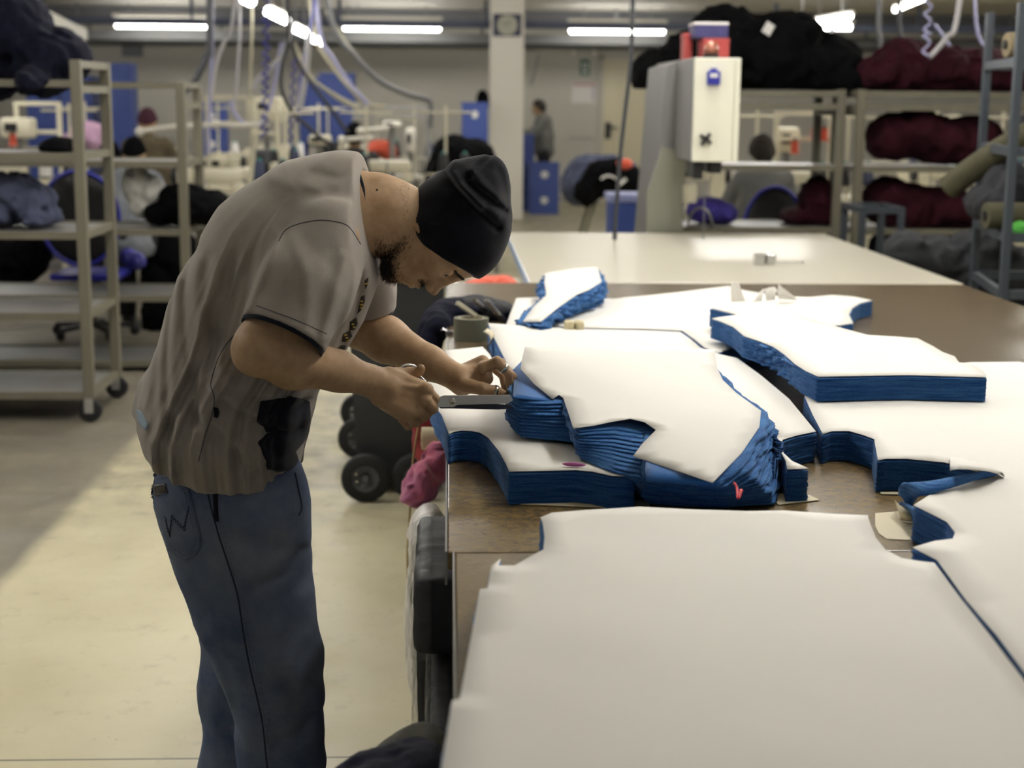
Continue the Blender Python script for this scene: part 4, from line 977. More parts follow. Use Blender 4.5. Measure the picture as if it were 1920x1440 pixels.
# ================================================================ things on and beside the tables
def soft(name, blobs, m, label, cat, h=.008, fold_amp=.006, fold_sc=(14, 14, 14), k=.03, group=None, kind=None, seed=0, flat=None, zmin=None, thin=None):
    """cloth lumps: blobs = (centre, radii); creased by folds"""
    C_ = [(np.array(c, float), np.array(r, float) if hasattr(r, '__len__') else np.array([r, r, r], float)) for c, r in blobs]
    def fn(P):
        d = None
        for c, r in C_:
            e = d_ell(P, c, r); d = e if d is None else smin(d, e, k)
        d = d - fold(P, fold_sc, fold_amp, seed) - fold(P, tuple(2.3 * x for x in fold_sc), fold_amp * .4, seed + 3)
        if zmin is not None: d = smax(d, zmin - P[:, 2], .004)
        return d
    lo = np.min([c - r for c, r in C_], 0) - 4 * fold_amp - .02; hi = np.max([c + r for c, r in C_], 0) + 4 * fold_amp + .02
    o = link(name, sdf_mesh(name, fn, lo, hi, h), m, None, False, True)
    return tag(o, label, cat, group, kind)
m_navyc = mat('navy_cloth', (17, 18, 34), .95, var=.3, vscale=14, bump=.15, bscale=200, spec=.15)
m_olive = mat('olive_tape', (98, 98, 80), .55, var=.1, vscale=20)
# tape roll
p = atZ(884, 641, T + .001); r = .053
t = thing('tape_roll', 'olive grey roll of adhesive tape standing on the left table edge', 'tape', (p[0], p[1] + r, T + .001))
MB().lathe([(r, 0), (r, .066), (.040, .066), (.040, 0), (r, 0)], (0, 0, 0), 40).build('tape_layers', m_olive, t, auto=40)
MB().lathe([(.0398, 0), (.0398, .066), (.036, .066), (.036, 0), (.0398, 0)], (0, 0, 0), 40).build('cardboard_core', mat('core_card', (176, 168, 148), .8), t, auto=40)
# navy garment slipping off the table edge
a, b = atZ(842, 606, T + .03), atZ(815, 640, T - .04)
soft('navy_garment', [((.035, 5.12, T + .032), (.085, .13, .030)), ((-.03, 5.02, T + .0), (.052, .13, .045)), ((-.066, 4.98, T - .10), (.045, .12, .10))], m_navyc, 'navy garment hanging over the table edge behind the tape roll', 'garment', .007, .006, seed=2)
# tool pouch and tools
p = atZ(915, 600, T + .01)
soft('tool_pouch', [((p[0] + .02, p[1] + .1, T + .03), (.075, .085, .030)), ((p[0] - .045, p[1] + .12, T + .045), (.05, .07, .028))], mat('dark_pouch', (22, 22, 30), .8, var=.4, vscale=30), 'dark cloth pouch holding tools behind the tape roll', 'pouch', .006, .005, seed=4)
a, b = atZ(858, 568, T + .115), atZ(903, 600, T + .05)
t = thing('pencil', 'pale stick leaning on the dark tool pouch behind the tape roll', 'pencil', a); MB().obox(a, b, .012, .012).build('shaft', mat('pale_wood', (178, 172, 150), .6), t, True); MB().tube([b, b + (b - a) * .08], [.006, .001], 8).build('tip', m_black, t, True)
for k, (q1, q2, lb) in enumerate((((888, 562), (905, 575), 'short bright metal tool end poking out of the pouch, nearer the stick'), ((913, 563), (935, 590), 'long bright metal tool poking out of the pouch, nearer the paper'))):
    a, b = atZ(*q1, T + .115), atZ(*q2, T + .06); t = thing('hand_tool', lb, 'tool', a, group='tools in the pouch'); MB().obox(a, b, .016, .008).build('blade', m_steel, t, True); MB().obox(b, b + (b - a) * .5, .02, .012).build('handle', m_black, t, True)
p = atZ(843, 627, T + .001); t = thing('bulldog_clip', 'tiny steel clip on the table edge beside the tape roll', 'clip', p); MB().box((-.012, -.008, 0), (.012, .008, .012), .003).build('body', m_steel, t); MB().tube([(-.01, 0, .012), (-.02, 0, .018), (-.026, 0, .012)], .0015, 6).build('lever', m_chrome, t)
# curled card by the stack
cv = [atZ(906, 622, T + .075), atZ(916, 628, T + .068), atZ(920, 638, T + .055), atZ(914, 648, T + .04), atZ(909, 655, T + .02)]
b = MB(); n = len(cv); b.add([c + o for c in cv for o in ((0, 0, 0), (.012, .03, .004))] + [c + o + np.array([.002, 0, .002]) for c in cv for o in ((0, 0, 0), (.012, .03, .004))],
     [(2 * i, 2 * i + 1, 2 * i + 3, 2 * i + 2) for i in range(n - 1)] + [(2 * n + 2 * i, 2 * n + 2 * i + 2, 2 * n + 2 * i + 3, 2 * n + 2 * i + 1) for i in range(n - 1)] + [(2 * i, 2 * i + 2, 2 * n + 2 * i + 2, 2 * n + 2 * i) for i in range(n - 1)] + [(2 * i + 1, 2 * n + 2 * i + 1, 2 * n + 2 * i + 3, 2 * i + 3) for i in range(n - 1)])
one('curled_card', b, m_tan, 'curled tan strip of card beside the olive tape roll', 'card', smooth=True)
# beige clamp in front of the twisted bundle
p = atZ(1076, 620, ZS - .006); t = thing('pattern_weight', 'beige plastic weight against the twisted blue bundle', 'weight', p, .1)
MB().box((-.028, -.02, 0), (-.001, .02, .030), .007).box((.001, -.02, 0), (.028, .02, .030), .007).build('body', mat('beige_plastic', (198, 188, 152), .5), t, auto=40)
# magenta chalk
p = atZ(1076, 873, ZS + .0035); t = thing('tailor_chalk', 'magenta tailor chalk lying at the edge of the paper', 'chalk', p, -.25)
MB().ball((0, 0, .002), 1, 8, (.022, .005, .004)).build('chalk', mat('magenta_chalk', (176, 92, 150), .7), t, smooth=True)
# tan paper on the table in the opening
q = [zpt((x, y, T + .0012)) for x, y in [(1641, 962), (1690, 958), (1722, 955), (1738, 975), (1745, 1012), (1700, 1012), (1662, 1010), (1648, 1000), (1641, 985)]]
t = thing('paper_offcut', 'tan paper offcut lying on the table below the peeled blue fold', 'paper', np.mean(q, 0)); link('sheet', fill(resample(q, .02, True), None, .03, 'sheet', .0008), m_tan, t, True)
cur = [[(1678, 938, .012), (1690, 975, .004), (1716, 979, .002)], [(1690, 950, .03), (1700, 968, .018), (1722, 972, .008)], [(1705, 960, .024), (1714, 966, .018), (1726, 966, .012)]]
vs = [zpt((x, y, T + z)) for rr in cur for x, y, z in rr]
b = MB().add(vs, [(i * 3 + j, i * 3 + j + 1, i * 3 + j + 4, i * 3 + j + 3) for i in range(2) for j in range(2)]); me = b.mesh('curl'); thicken(me, .0008); link('curl', me, m_tan, t, True, True)
# peeled blue fold and curled white corner on the right-hand stack
def ribbon(name, A_, B_, m, parent, th=.004, n=5, label=None):
    a = spline([zpt(p) for p in A_], n); b_ = spline([zpt(p) for p in B_], n); k = len(a)
    vs = []; W = 5
    for i in range(k):
        for j in range(W):
            s = j / (W - 1); q = a[i] * (1 - s) + b_[i] * s; q = q + np.array([0, 0, math.sin(PI * s) * .006]); vs.append(q)
    me = MB().add(vs, [(i * W + j, i * W + j + 1, (i + 1) * W + j + 1, (i + 1) * W + j) for i in range(k - 1) for j in range(W - 1)]).mesh(name); thicken(me, th)
    o = link(name, me, m, parent, True, True)
    if label: o['label'] = label
    return o
est = [o for o in bpy.data.objects if o.get('label') == 'broad white paper stack at the right with a peeled-back corner'][0]
ribbon('folded_ply', [(1684, 928, .935), (1686, 912, .955), (1702, 905, .968), (1740, 902, .975), (1790, 893, .978), (1845, 884, .978), (1872, 886, .972)], [(1702, 958, .915), (1712, 940, .935), (1722, 930, .955), (1748, 922, .968), (1795, 909, .972), (1850, 895, .970), (1868, 892, .968)], m_blue, est, .006)
ribbon('folded_ply', [(1688, 940, .925), (1700, 944, .935), (1716, 952, .945), (1745, 968, .95), (1775, 980, .95)], [(1716, 972, .912), (1735, 985, .918), (1752, 1005, .922), (1768, 1010, .925), (1785, 1008, .93)], m_blue, est, .006)
ribbon('curled_corner', [(1780, 858, .9655), (1806, 860, .9655), (1850, 874, .9655), (1884, 894, .9655)], [(1781, 882, .985), (1800, 879, 1.0), (1845, 882, .992), (1874, 889, .972)], m_paper, est, .001)
# chrome cutter tool on the white table
p = atZ(1434, 497, T + .0005); t = thing('edge_guide', 'polished steel guide block with a thin rod on the white table', 'tool', p, .06)
w_ = 22 * 6.85 / 2900
MB().box((-w_, -.02, 0), (-.004, .02, .052), .004).build('block', m_chrome, t); MB().box((.0, -.018, 0), (w_ * .9, .02, .056), .012, .3).build('jaw', m_chrome, t); MB().cyl((w_, 0, .012), (w_ + .12, .0, .012), .0022, 8).ball((w_ + .122, 0, .012), .006, 6).build('rod', m_steel, t)
# bin of orange offcuts between the tables
t = thing('offcut_bin', 'open pale bin holding orange cloth at the left of the white table', 'bin', (.165, 6.42, 0))
b = MB()
for x0, x1, y0, y1 in ((-.14, .14, -.23, -.21), (-.14, .14, .21, .23), (-.14, -.12, -.209, .209), (.12, .14, -.209, .209)): b.box((x0, y0, .011), (x1, y1, .86))
b.build('side_panel', m_lam, t); MB().box((-.14, -.23, 0), (.14, .23, .01)).build('base', m_lam, t)
MB().box((-.118, -.208, .012), (.118, .208, .70)).build('dark_interior', mat('black_cloth', (14, 14, 16), .95, bump=.2, bscale=80), t)  # black block stands in for the dark inside of the open bin
m_orange = mat('orange_cloth', (206, 84, 58), .85, var=.25, vscale=20, bump=.2, bscale=150, sheen=.2)
soft('orange_cloth', [((.16, 6.36, .82), (.10, .11, .075)), ((.23, 6.33, .85), (.055, .08, .05)), ((.10, 6.33, .80), (.08, .09, .06))], m_orange, 'bright orange crumpled cloth in the pale bin by the white table', 'cloth', .008, .008, seed=3)

# ---------------------------------------------------------------- wheeled refuse bins
m_bin = mat('dark_grey_plastic', (46, 48, 50), .5, var=.12, vscale=10)
m_hub = mat('grey_wheel_hub', (88, 89, 92), .45)
def wheel(parent, c, r, wd, m=m_rubber, hub=True):
    w_ = MB().lathe([(r * .55, -wd / 2), (r * .8, -wd / 2), (r * .95, -wd * .38), (r, -wd * .15), (r, wd * .15), (r * .95, wd * .38), (r * .8, wd / 2), (r * .55, wd / 2), (r * .55, -wd / 2)], c, 40, 'y').build('tyre', m, parent, auto=40)
    if hub:
        b = MB().lathe([(r * .54, -wd * .4), (r * .54, wd * .4), (r * .46, wd * .4), (r * .46, -wd * .4), (r * .54, -wd * .4)], c, 32, 'y').lathe([(.001, -wd * .45), (r * .14, -wd * .45), (r * .14, wd * .45), (.001, wd * .45)], c, 20, 'y')
        for k in range(8):
            a = 2 * PI * k / 8; b.obox((c[0] + r * .12 * math.cos(a), c[1], c[2] + r * .12 * math.sin(a)), (c[0] + r * .48 * math.cos(a), c[1], c[2] + r * .48 * math.sin(a)), wd * .5, r * .06, (0, 1, 0))
        b.build('rim', m_hub, parent, auto=40)
def refuse_bin(loc, wdt, dep, hgt, label, wheels):
    t = thing('wheeled_bin', label, 'bin', loc, 0, 'wheeled refuse bins'); f = .84
    b = MB(); lo = [(-wdt / 2 * f, -dep / 2 * f, .06), (wdt / 2 * f, -dep / 2 * f, .06), (wdt / 2 * f, dep / 2 * f, .06), (-wdt / 2 * f, dep / 2 * f, .06)]; hi = [(-wdt / 2, -dep / 2, hgt), (wdt / 2, -dep / 2, hgt), (wdt / 2, dep / 2, hgt), (-wdt / 2, dep / 2, hgt)]
    b.add(lo + hi, [(3, 2, 1, 0), (4, 5, 6, 7)] + [(i, (i + 1) % 4, 4 + (i + 1) % 4, 4 + i) for i in range(4)]).build('body', m_bin, t)
    MB().box((-wdt / 2 - .02, -dep / 2 - .02, hgt + .001), (wdt / 2 + .02, dep / 2 + .02, hgt + .04), .012).build('lid', m_bin, t)
    MB().tube([(-wdt / 2, -dep / 2 * .7, hgt - .06), (-wdt / 2 - .05, -dep / 2 * .7, hgt - .03), (-wdt / 2 - .05, dep / 2 * .7, hgt - .03), (-wdt / 2, dep / 2 * .7, hgt - .06)], .012, 8).build('handle', m_bin, t)
    for c, r in wheels: wheel(t, c, r, .05)
    return t
refuse_bin((-.215, 6.48, 0), .38, .52, .90, 'dark grey wheeled bin beside the table, its big wheel nearest us', [((-.118, -.345, .1), .1), ((.09, -.33, .1), .1)])
refuse_bin((-.20, 7.22, 0), .38, .5, .90, 'second dark wheeled bin, mostly hidden behind the nearer bin', [((-.205, -.31, .095), .095), ((-.235, .29, .095), .095)])
# sack, roll and bags leaning on the table side
m_wbag = mat('white_plastic_bag', (214, 210, 204), .4, var=.06, vscale=20, bump=.3, bscale=30)
m_kraft = mat('kraft_strap', (168, 142, 92), .7, var=.15, vscale=30)
c = atY(802, 962, 3.95); soft('white_sack', [((c[0], 3.95, .24), (.055, .20, .26)), ((c[0], 3.95, c[2] - .06), (.046, .16, .075))], m_wbag, 'crumpled white plastic sack standing on the floor against the table side', 'sack', .008, .007, seed=6, zmin=.002)
m_pink = mat('pink_cloth', (186, 92, 116), .85, var=.35, vscale=9, bump=.15, bscale=120, sheen=.2, rgb2=(140, 84, 126))
soft('pink_bag', [(atY(793, 905, 4.12), (.036, .07, .048)), (atY(818, 868, 4.2), (.034, .08, .050)), (atY(774, 925, 4.1), (.028, .05, .030))], m_pink, 'pink and mauve cloth bag on top of the white sack', 'bag', .006, .010, (18, 18, 18), .02, seed=8)
p = atY(800, 822, 4.35); t = thing('paper_roll', 'cream cardboard roll end poking out between red and pink cloth', 'roll', (p[0] + .03, 4.35, p[2]))
MB().lathe([(.001, -.045), (.030, -.045), (.033, -.043), (.033, .11), (.001, .11)], (0, 0, 0), 28, 'x').build('paper', mat('cream_card', (206, 194, 162), .7), t, auto=40); MB().lathe([(.001, -.047), (.018, -.047), (.018, -.0455), (.001, -.0455)], (0, 0, 0), 20, 'x').build('core', m_kraft, t)
soft('red_cloth', [(atY(806, 782, 4.6), (.045, .07, .03)), (atY(787, 800, 4.58), (.022, .05, .055)), (atY(808, 845, 4.6), (.05, .06, .05))], mat('red_cloth', (158, 50, 56), .85, var=.4, vscale=25, bump=.15, bscale=120), 'dark red cloth hanging by the table around the cream roll', 'cloth', .007, .005, seed=9)
b = MB(); st = spline([atY(806, 742, 4.2), atY(790, 775, 4.2), atY(782, 815, 4.2), atY(775, 860, 4.2), atY(771, 905, 4.2), atY(767, 990, 4.2), atY(764, 1060, 4.2), (-.10, 4.2, .002)], 5)
b.tube(st, .012, 8, flat=.25); one('tan_strap', b, m_kraft, 'tan strap hanging down beside the pink bag', 'strap', smooth=True)
# wrapped bales stacked against the table side
m_bale = mat('black_wrapped_cloth', (26, 27, 33), .62, var=.3, vscale=12, bump=.25, bscale=24)
m_film = mat('clear_film', (170, 170, 168), .12, bump=.6, bscale=40, alpha=.13, spec=.9)
def bale(lo, hi, label, seed, film=True):
    lo, hi = np.array(lo), np.array(hi); c = (lo + hi) / 2; hf = (hi - lo) / 2
    t = thing('wrapped_bale', label, 'bale', (c[0], c[1], lo[2]), 0, 'black bales wrapped in plastic')
    fn = lambda P: d_box(P, c, hf - .004, .014) - fold(P, (11, 8, 14), .003, seed)
    link('wrapped_cloth', sdf_mesh('wrapped_cloth', fn, lo - .03, hi + .03, .008), m_bale, t, True, True)
    if film:
        ff = lambda P: smax(d_box(P, c, hf + .003, .018) - fold(P, (16, 12, 18), .007, seed), P[:, 0] - (lo[0] + .035), .004)
        link('plastic_film', sdf_mesh('plastic_film', ff, lo - .05, [lo[0] + .09, hi[1] + .05, hi[2] + .05], .006), m_film, t, True, True)
    return t
bale((-.062, 2.58, .655), (.10, 3.03, .798), 'topmost black plastic-wrapped bale beside the table', 1)
bale((-.030, 2.30, .425), (.10, 2.74, .640), 'black wrapped bale under the topmost one, nearer us', 3)
bale((-.060, 2.78, .425), (.10, 3.24, .640), 'black wrapped bale under the topmost one, farther back', 4)
bale((-.050, 2.34, .215), (.10, 3.16, .412), 'third black wrapped bale from the floor of the stack beside the table', 6)
bale((-.050, 2.36, .004), (.10, 3.20, .202), 'bottom black wrapped bale standing on the floor', 5)
# clear plastic bag, grey and navy cloth at the front
fn = lambda P: d_ell(P, (-.105, 2.50, .27), (.030, .06, .262)) - fold(P, (18, 18, 16), .012, 3)
tag(link('clear_plastic_bag', sdf_mesh('clear_plastic_bag', fn, (-.2, 2.36, -.02), (-.03, 2.64, .6), .006), m_film, None, False, True), 'crumpled clear plastic bag below the black bales', 'plastic bag')
t = thing('cardboard_box', 'tall cardboard box under the navy cloth beside the table', 'box', (-.09, 2.14, 0)); MB().box((-.068, -.14, 0), (.068, .14, .575), .004).build('carton', mat('cardboard', (150, 122, 84), .8), t)
MB().box((-.067, -.012, .5755), (.067, .012, .5765)).build('tape_seam', m_tan, t)
soft('grey_cloth', [((-.065, 2.235, .612), (.055, .06, .035)), ((-.035, 2.25, .635), (.035, .05, .028))], mat('grey_cloth', (112, 112, 104), .9, var=.2, vscale=20), 'grey cloth lying behind the navy cloth at the bottom of the picture', 'cloth', .006, .005, seed=11, zmin=.578)
soft('navy_cloth', [((-.085, 2.09, .645), (.072, .085, .042)), ((-.125, 2.08, .625), (.040, .07, .045)), ((-.04, 2.11, .655), (.038, .08, .035))], mat('navy_fleece', (34, 37, 62), .95, var=.3, vscale=20, bump=.2, bscale=200, sheen=.1), 'dark navy cloth on the cardboard box at the bottom edge', 'cloth', .006, .007, seed=12, zmin=.578)
# ================================================================ the hall behind
m_frame = mat('beige_frame_paint', (110, 106, 90), .5, var=.06, vscale=5)
m_shelf = mat('grey_shelf_board', (130, 129, 126), .45, var=.06, vscale=4)
m_rack = mat('blue_grey_rack', (54, 60, 67), .5)
m_crate = mat('blue_crate_plastic', (58, 80, 152), .5, var=.12, vscale=8)
m_label = mat('white_label', (220, 218, 214), .6)
m_cream = mat('cream_machine_paint', (212, 206, 182), .4)
m_blackc = mat('black_garment_cloth', (9, 9, 11), .97, var=.3, vscale=10, spec=.1)
m_maroon = mat('maroon_garment_cloth', (54, 20, 30), .95, var=.5, vscale=7, spec=.12)
m_greyc = mat('grey_garment_cloth', (86, 88, 92), .92, var=.2, vscale=8)
m_blueg = mat('blue_grey_cloth', (72, 78, 102), .92, var=.35, vscale=8)
m_royal = mat('royal_blue_plastic', (38, 42, 150), .45)
def zat(px, py, Y): return atY(px, py, Y)[2]
def trolley(label, x0, x1, y0, y1, zs, ztop, zend, casters=True):
    """open trolley of square tubes: four posts, shelves, push bars at the ends"""
    t = thing('shelf_trolley', label, 'trolley', ((x0 + x1) / 2, (y0 + y1) / 2, 0), 0, 'square-tube shelf trolleys'); hx, hy = (x1 - x0) / 2, (y1 - y0) / 2; s = .026
    for sx in (-1, 1):
        for sy in (-1, 1): MB().box((sx * hx - s, sy * hy - s, zs[0] - .03), (sx * hx + s, sy * hy + s, zend), .004).build('post', m_frame, t)
        for z in (zend - .02, zend - .14): MB().box((sx * hx - s * .8, -hy + s, z - .018), (sx * hx + s * .8, hy - s, z + .018)).build('end_bar', m_frame, t)
    for z in zs:
        sh_ = MB().box((-hx + s, -hy + .02, z - .008), (hx - s, hy - .02, z)).build('shelf', m_shelf, t)
        b = MB()
        for sy in (-1, 1): b.box((-hx + s, sy * hy - .018, z - .03), (hx - s, sy * hy + .018, z + .006))
        for sx in (-1, 1): b.box((sx * hx - .018, -hy + s, z - .03), (sx * hx + .018, hy - s, z + .006))
        b.build('shelf_rail', m_frame, sh_)
    if ztop:
        for sy in (-1, 1): MB().box((-hx + s, sy * hy - s, ztop - .035), (hx - s, sy * hy + s, ztop)).build('top_bar', m_frame, t)
    for sx in (-1, 1):
        for sy in (-1, 1):
            c = (sx * hx, sy * hy, .062); w = MB().lathe([(.001, -.018), (.05, -.018), (.06, -.008), (.06, .008), (.05, .018), (.001, .018)], c, 24, 'y').build('caster_wheel', m_rubber, t, auto=40)
            MB().box((c[0] - .022, c[1] - .028, .05), (c[0] + .022, c[1] - .021, .125)).box((c[0] - .022, c[1] + .021, .05), (c[0] + .022, c[1] + .028, .125)).cyl((c[0], c[1], .12), (c[0], c[1], zs[0] - .03), .02, 12).build('caster_fork', m_chrome, w)
    return t
# left, nearer
zs = [zat(160, y, 7.7) for y in (738, 590, 438, 290)]
trolley('nearest beige shelf trolley at the left, navy garments on top', -3.35, -1.80, 7.72, 8.36, zs, zat(160, 150, 7.7), zat(150, 112, 7.7))
zs2 = [zat(355, y, 9.2) for y in (678, 556, 432, 305)]
trolley('second beige shelf trolley behind the man, its end post at his back', -3.2, -1.55, 9.2, 9.8, zs2, zat(355, 155, 9.2), zat(355, 153, 9.2))
# right pair behind the band knife
zr = [zat(1580, y, 9.6) for y in (560, 428, 312, 197)]
trolley('beige trolley heaped with black garments behind the band knife machine', 1.38, 2.42, 9.6, 10.2, zr, zat(1580, 171, 9.6), zat(1580, 168, 9.6))
trolley('beige trolley heaped with maroon garments right of the black heap', 2.52, 4.2, 9.5, 10.1, zr, zat(1605, 171, 9.5), zat(1605, 168, 9.5))
# garments on the trolleys
def heap(name, pts, Y, dep, m, label, cat, h=.02, amp=.02, sc=(6, 6, 6), seed=0, k=.05, kind='stuff', zmin=None, group=None):
    """pts: (px, py, radius x, radius z in px) as they lie at distance Y"""
    bl = []; hr = random.Random(seed * 7 + 1)
    for q in pts:
        px, py, rx, rz = q[:4]; dy = q[4] if len(q) > 4 else 0
        c = atY(px, py, Y + dy); s = Y / 2900; bl.append((c, (rx * s, dep, rz * s)))
    return soft(name, bl, m, label, cat, h, amp * 1.15, tuple(1.5 * x for x in sc), k * .5, group, kind, seed, zmin=zmin)
heap('navy_garment', [(20, 60, 70, 70), (90, 110, 70, 52), (75, 140, 52, 34), (-20, 110, 60, 70), (70, 150, 24, 20, -.22)], 8.02, .24, m_navyc, 'heaped navy garments on top of the nearest trolley', 'garments', .016, .02, (5, 5, 5), 1, kind='stuff')
heap('black_garment', [(1360, 90, 70, 72), (1300, 120, 60, 55), (1440, 110, 90, 62), (1530, 120, 80, 50), (1470, 80, 60, 50), (1570, 150, 50, 30), (1500, 60, 30, 24), (1225, 140, 34, 36)], 9.9, .25, m_blackc, 'big heap of black garments on the trolley behind the band knife machine', 'garments', .022, .03, (5, 5, 5), 3, zmin=zr[3] + .09)
t = one('paper_tag', MB().box((-.03, 0, -.03), (.03, .002, .04), 0, .2), m_label, 'small white paper tag on the black garment heap', 'tag'); t.location = V(atY(1440, 55, 9.62)); t.rotation_euler = (0, .5, 0)
heap('maroon_garment', [(1690, 130, 50, 50), (1760, 130, 60, 40), (1840, 135, 60, 38), (1640, 140, 40, 25), (1900, 145, 50, 34)], 9.8, .24, m_maroon, 'maroon garments heaped on top of the right-hand trolley', 'garments', .02, .026, (5, 5, 5), 5, zmin=zr[3] + .09)
heap('maroon_garment', [(1668, 258, 36, 38), (1720, 250, 40, 42), (1770, 265, 60, 40), (1820, 262, 50, 38)], 9.75, .22, m_maroon, 'maroon garments piled on the middle shelf of the right-hand trolley', 'garments', .02, .024, (5, 5, 5), 6, zmin=zr[2] + .01)
heap('maroon_garment', [(1662, 376, 36, 40), (1700, 390, 60, 40), (1770, 392, 60, 36), (1830, 400, 50, 28)], 9.75, .22, m_maroon, 'maroon garments piled on the low shelf of the right-hand trolley', 'garments', .02, .024, (5, 5, 5), 7, zmin=zr[1] + .01)
heap('maroon_garment', [(1530, 380, 28, 46), (1550, 400, 24, 30), (1490, 408, 20, 14)], 9.9, .2, m_maroon, 'maroon garment slumped on the low shelf under the black heap', 'garments', .02, .02, (6, 6, 6), 8, zmin=zr[1] + .01)
heap('dark_garment', [(15, 355, 50, 26), (60, 375, 34, 24), (5, 398, 40, 18), (80, 405, 26, 12)], 8.05, .2, m_blueg, 'blue grey garments on the second shelf of the nearest trolley', 'garments', .016, .02, (7, 7, 7), 9, zmin=zs[2] + .01)
heap('black_cloth', [(345, 385, 52, 36), (300, 398, 24, 22), (395, 390, 34, 30)], 9.5, .2, m_blackc, 'black cloth piled on the second trolley beside the man', 'cloth', .016, .016, (7, 7, 7), 10, zmin=zs2[2] + .01)
heap('black_cloth', [(112, 278, 34, 18)], 8.05, .15, m_blackc, 'small black cloth lump on the top shelf of the nearest trolley', 'cloth', .014, .01, (9, 9, 9), 12, zmin=zs[3] + .005)
heap('white_garment', [(255, 345, 22, 34), (285, 360, 18, 28), (268, 385, 20, 20)], 9.5, .12, mat('white_garment_cloth', (206, 204, 196), .9, var=.12, vscale=10), 'white garments bunched on the second trolley', 'garments', .014, .014, (9, 9, 9), 13, zmin=zs2[2] + .01)

# ---------------------------------------------------------------- band knife cutter
bk = thing('band_knife_machine', 'tall white and grey band knife cutter at the far table edge', 'cutting machine', (1.38, 8.9, 0))
m_bkw = mat('machine_white_door', (228, 226, 208), .4); m_bkg = mat('machine_shaded_grey', (112, 111, 110), .5); m_bkp = mat('machine_plate', (128, 128, 114), .5)  # side grey is darkened to hold the shade on the left face
X0, X1 = atY(1300, 200, 8.0)[0], atY(1386, 200, 8.0)[0]; Zt, Zb = zat(1340, 108, 8.0), zat(1340, 304, 8.0)
MB().box((X0, 8.02, Zb), (X1, 9.45, Zt), .006).build('head', m_bkg, bk, True)
dr = MB().box((X0, 7.985, Zb + .003), (X1 - .03, 8.018, Zt - .002), .004).build('door', m_bkw, bk, True)
MB().box((X1 - .028, 7.987, Zb + .003), (X1, 8.019, Zt - .002), .004).build('door_frame', m_bkw, bk, True)
c = atY(1323, 261, 7.97); b = MB()
for k in range(4):
    a = PI / 4 + k * PI / 2 + .15; b.obox((c[0], 7.965, c[2]), (c[0] + .036 * math.cos(a), 7.965, c[2] + .036 * math.sin(a)), .014, .02, (0, 1, 0))
b.lathe([(.001, -.012), (.017, -.012), (.017, .02), (.001, .02)], (c[0], 7.962, c[2]), 16, 'y').build('star_knob', m_black, dr, True)
c = atY(1338, 146, 7.97); bx = MB().box((c[0] - .034, 7.95, c[2] - .036), (c[0] + .034, 7.984, c[2] + .034), .008).build('lock_box', m_royal, dr, True)
MB().box((c[0] - .022, 7.947, c[2] + .002), (c[0] + .018, 7.9495, c[2] + .022)).build('lock_label', m_label, bx, True); MB().box((c[0] - .018, 7.955, c[2] + .035), (c[0] + .016, 7.98, c[2] + .048), .004).build('lock_tab', m_royal, bx, True)
# column down to the floor, flaring towards the left
prof = [(X0 - .001, Zt - .01), (X0 - .001, Zb), (atY(1284, 330, 8.62)[0], zat(1284, 330, 8.62)), (atY(1280, 440, 8.62)[0], 0.0), (atY(1180, 440, 9.4)[0], 0), (atY(1190, 440, 9.4)[0], zat(1190, 430, 9.4)), (atY(1217, 125, 9.4)[0], Zt - .03)]
MB().prism([(x, 8.62, z) for x, z in prof], (0, .8, 0)).build('column', m_bkg, bk, True)
pl_ = [(1243, 275), (1284, 285), (1290, 300), (1280, 352), (1279, 436), (1213, 436), (1214, 360)]
MB().prism([tuple(atY(x, y, 8.58)) for x, y in pl_], (0, .03, 0)).build('guard_plate', m_bkp, bk, True)
MB().box((X0 + .02, 8.06, Zb - .09), (X0 + .07, 8.3, Zb - .001), .004).box((X1 - .13, 8.06, Zb - .06), (X1 - .07, 8.3, Zb - .001), .004).build('blade_guide', m_black, bk, True)
MB().box((X0 + .09, 8.12, T + .001), (X0 + .095, 8.125, Zb - .001)).build('band_blade', m_steel, bk, True)
MB().box((X0 - .02, 8.60, T + .16), (X0 + .13, 8.9, T + .27), .01).build('motor_box', m_cream, bk, True)
# boxes and beacon on top of it
zt = Zt + .002
def carton(name, px0, px1, py0, py1, Y, dep, m, label, cat='box', bands=None, z0=None):
    a, c = atY(px0, py1, Y), atY(px1, py0, Y); z0 = a[2] if z0 is None else z0
    t = thing(name, label, cat, ((a[0] + c[0]) / 2, Y + dep / 2, z0)); w = (c[0] - a[0]) / 2; h_ = c[2] - z0
    MB().box((-w, -dep / 2, 0), (w, dep / 2, h_ * .82), .003).build('carton', m, t); MB().box((-w - .002, -dep / 2 - .002, h_ * .82 + .0005), (w + .002, dep / 2 + .002, h_), .003).build('lid', bands or m, t)
    return t
m_redb = mat('red_box_card', (170, 66, 62), .6); m_blueb = mat('purple_blue_card', (62, 58, 108), .6, var=.3, vscale=30)
carton('red_box', 1318, 1368, 72, 106, 8.35, .2, m_redb, 'orange red box on top of the band knife machine', z0=zt)
z1 = zat(1340, 72, 8.35) + .002
carton('thread_box', 1302, 1366, 42, 71, 8.35, .2, m_blueb, 'purple and red striped box with white lid, on the red box', bands=mat('white_lid_card', (224, 218, 216), .6), z0=z1)
carton('small_red_box', 1283, 1299, 62, 106, 8.5, .14, m_redb, 'narrow dark red box left of the orange red box on the machine', z0=zt)
p = atY(1333, 105, 8.15); t = thing('warning_beacon', 'copper coloured dome lamp on top of the band knife machine', 'lamp', (p[0], 8.15, zt))
MB().lathe([(.042, 0), (.042, .018), (.001, .018)], n=24).build('base', m_black, t); MB().lathe([(.038, .019), (.038, .05), (.03, .072), (.015, .084), (.001, .087)], n=24).build('dome', mat('copper_dome', (150, 92, 70), .25, .3, coat=.5), t, smooth=True)

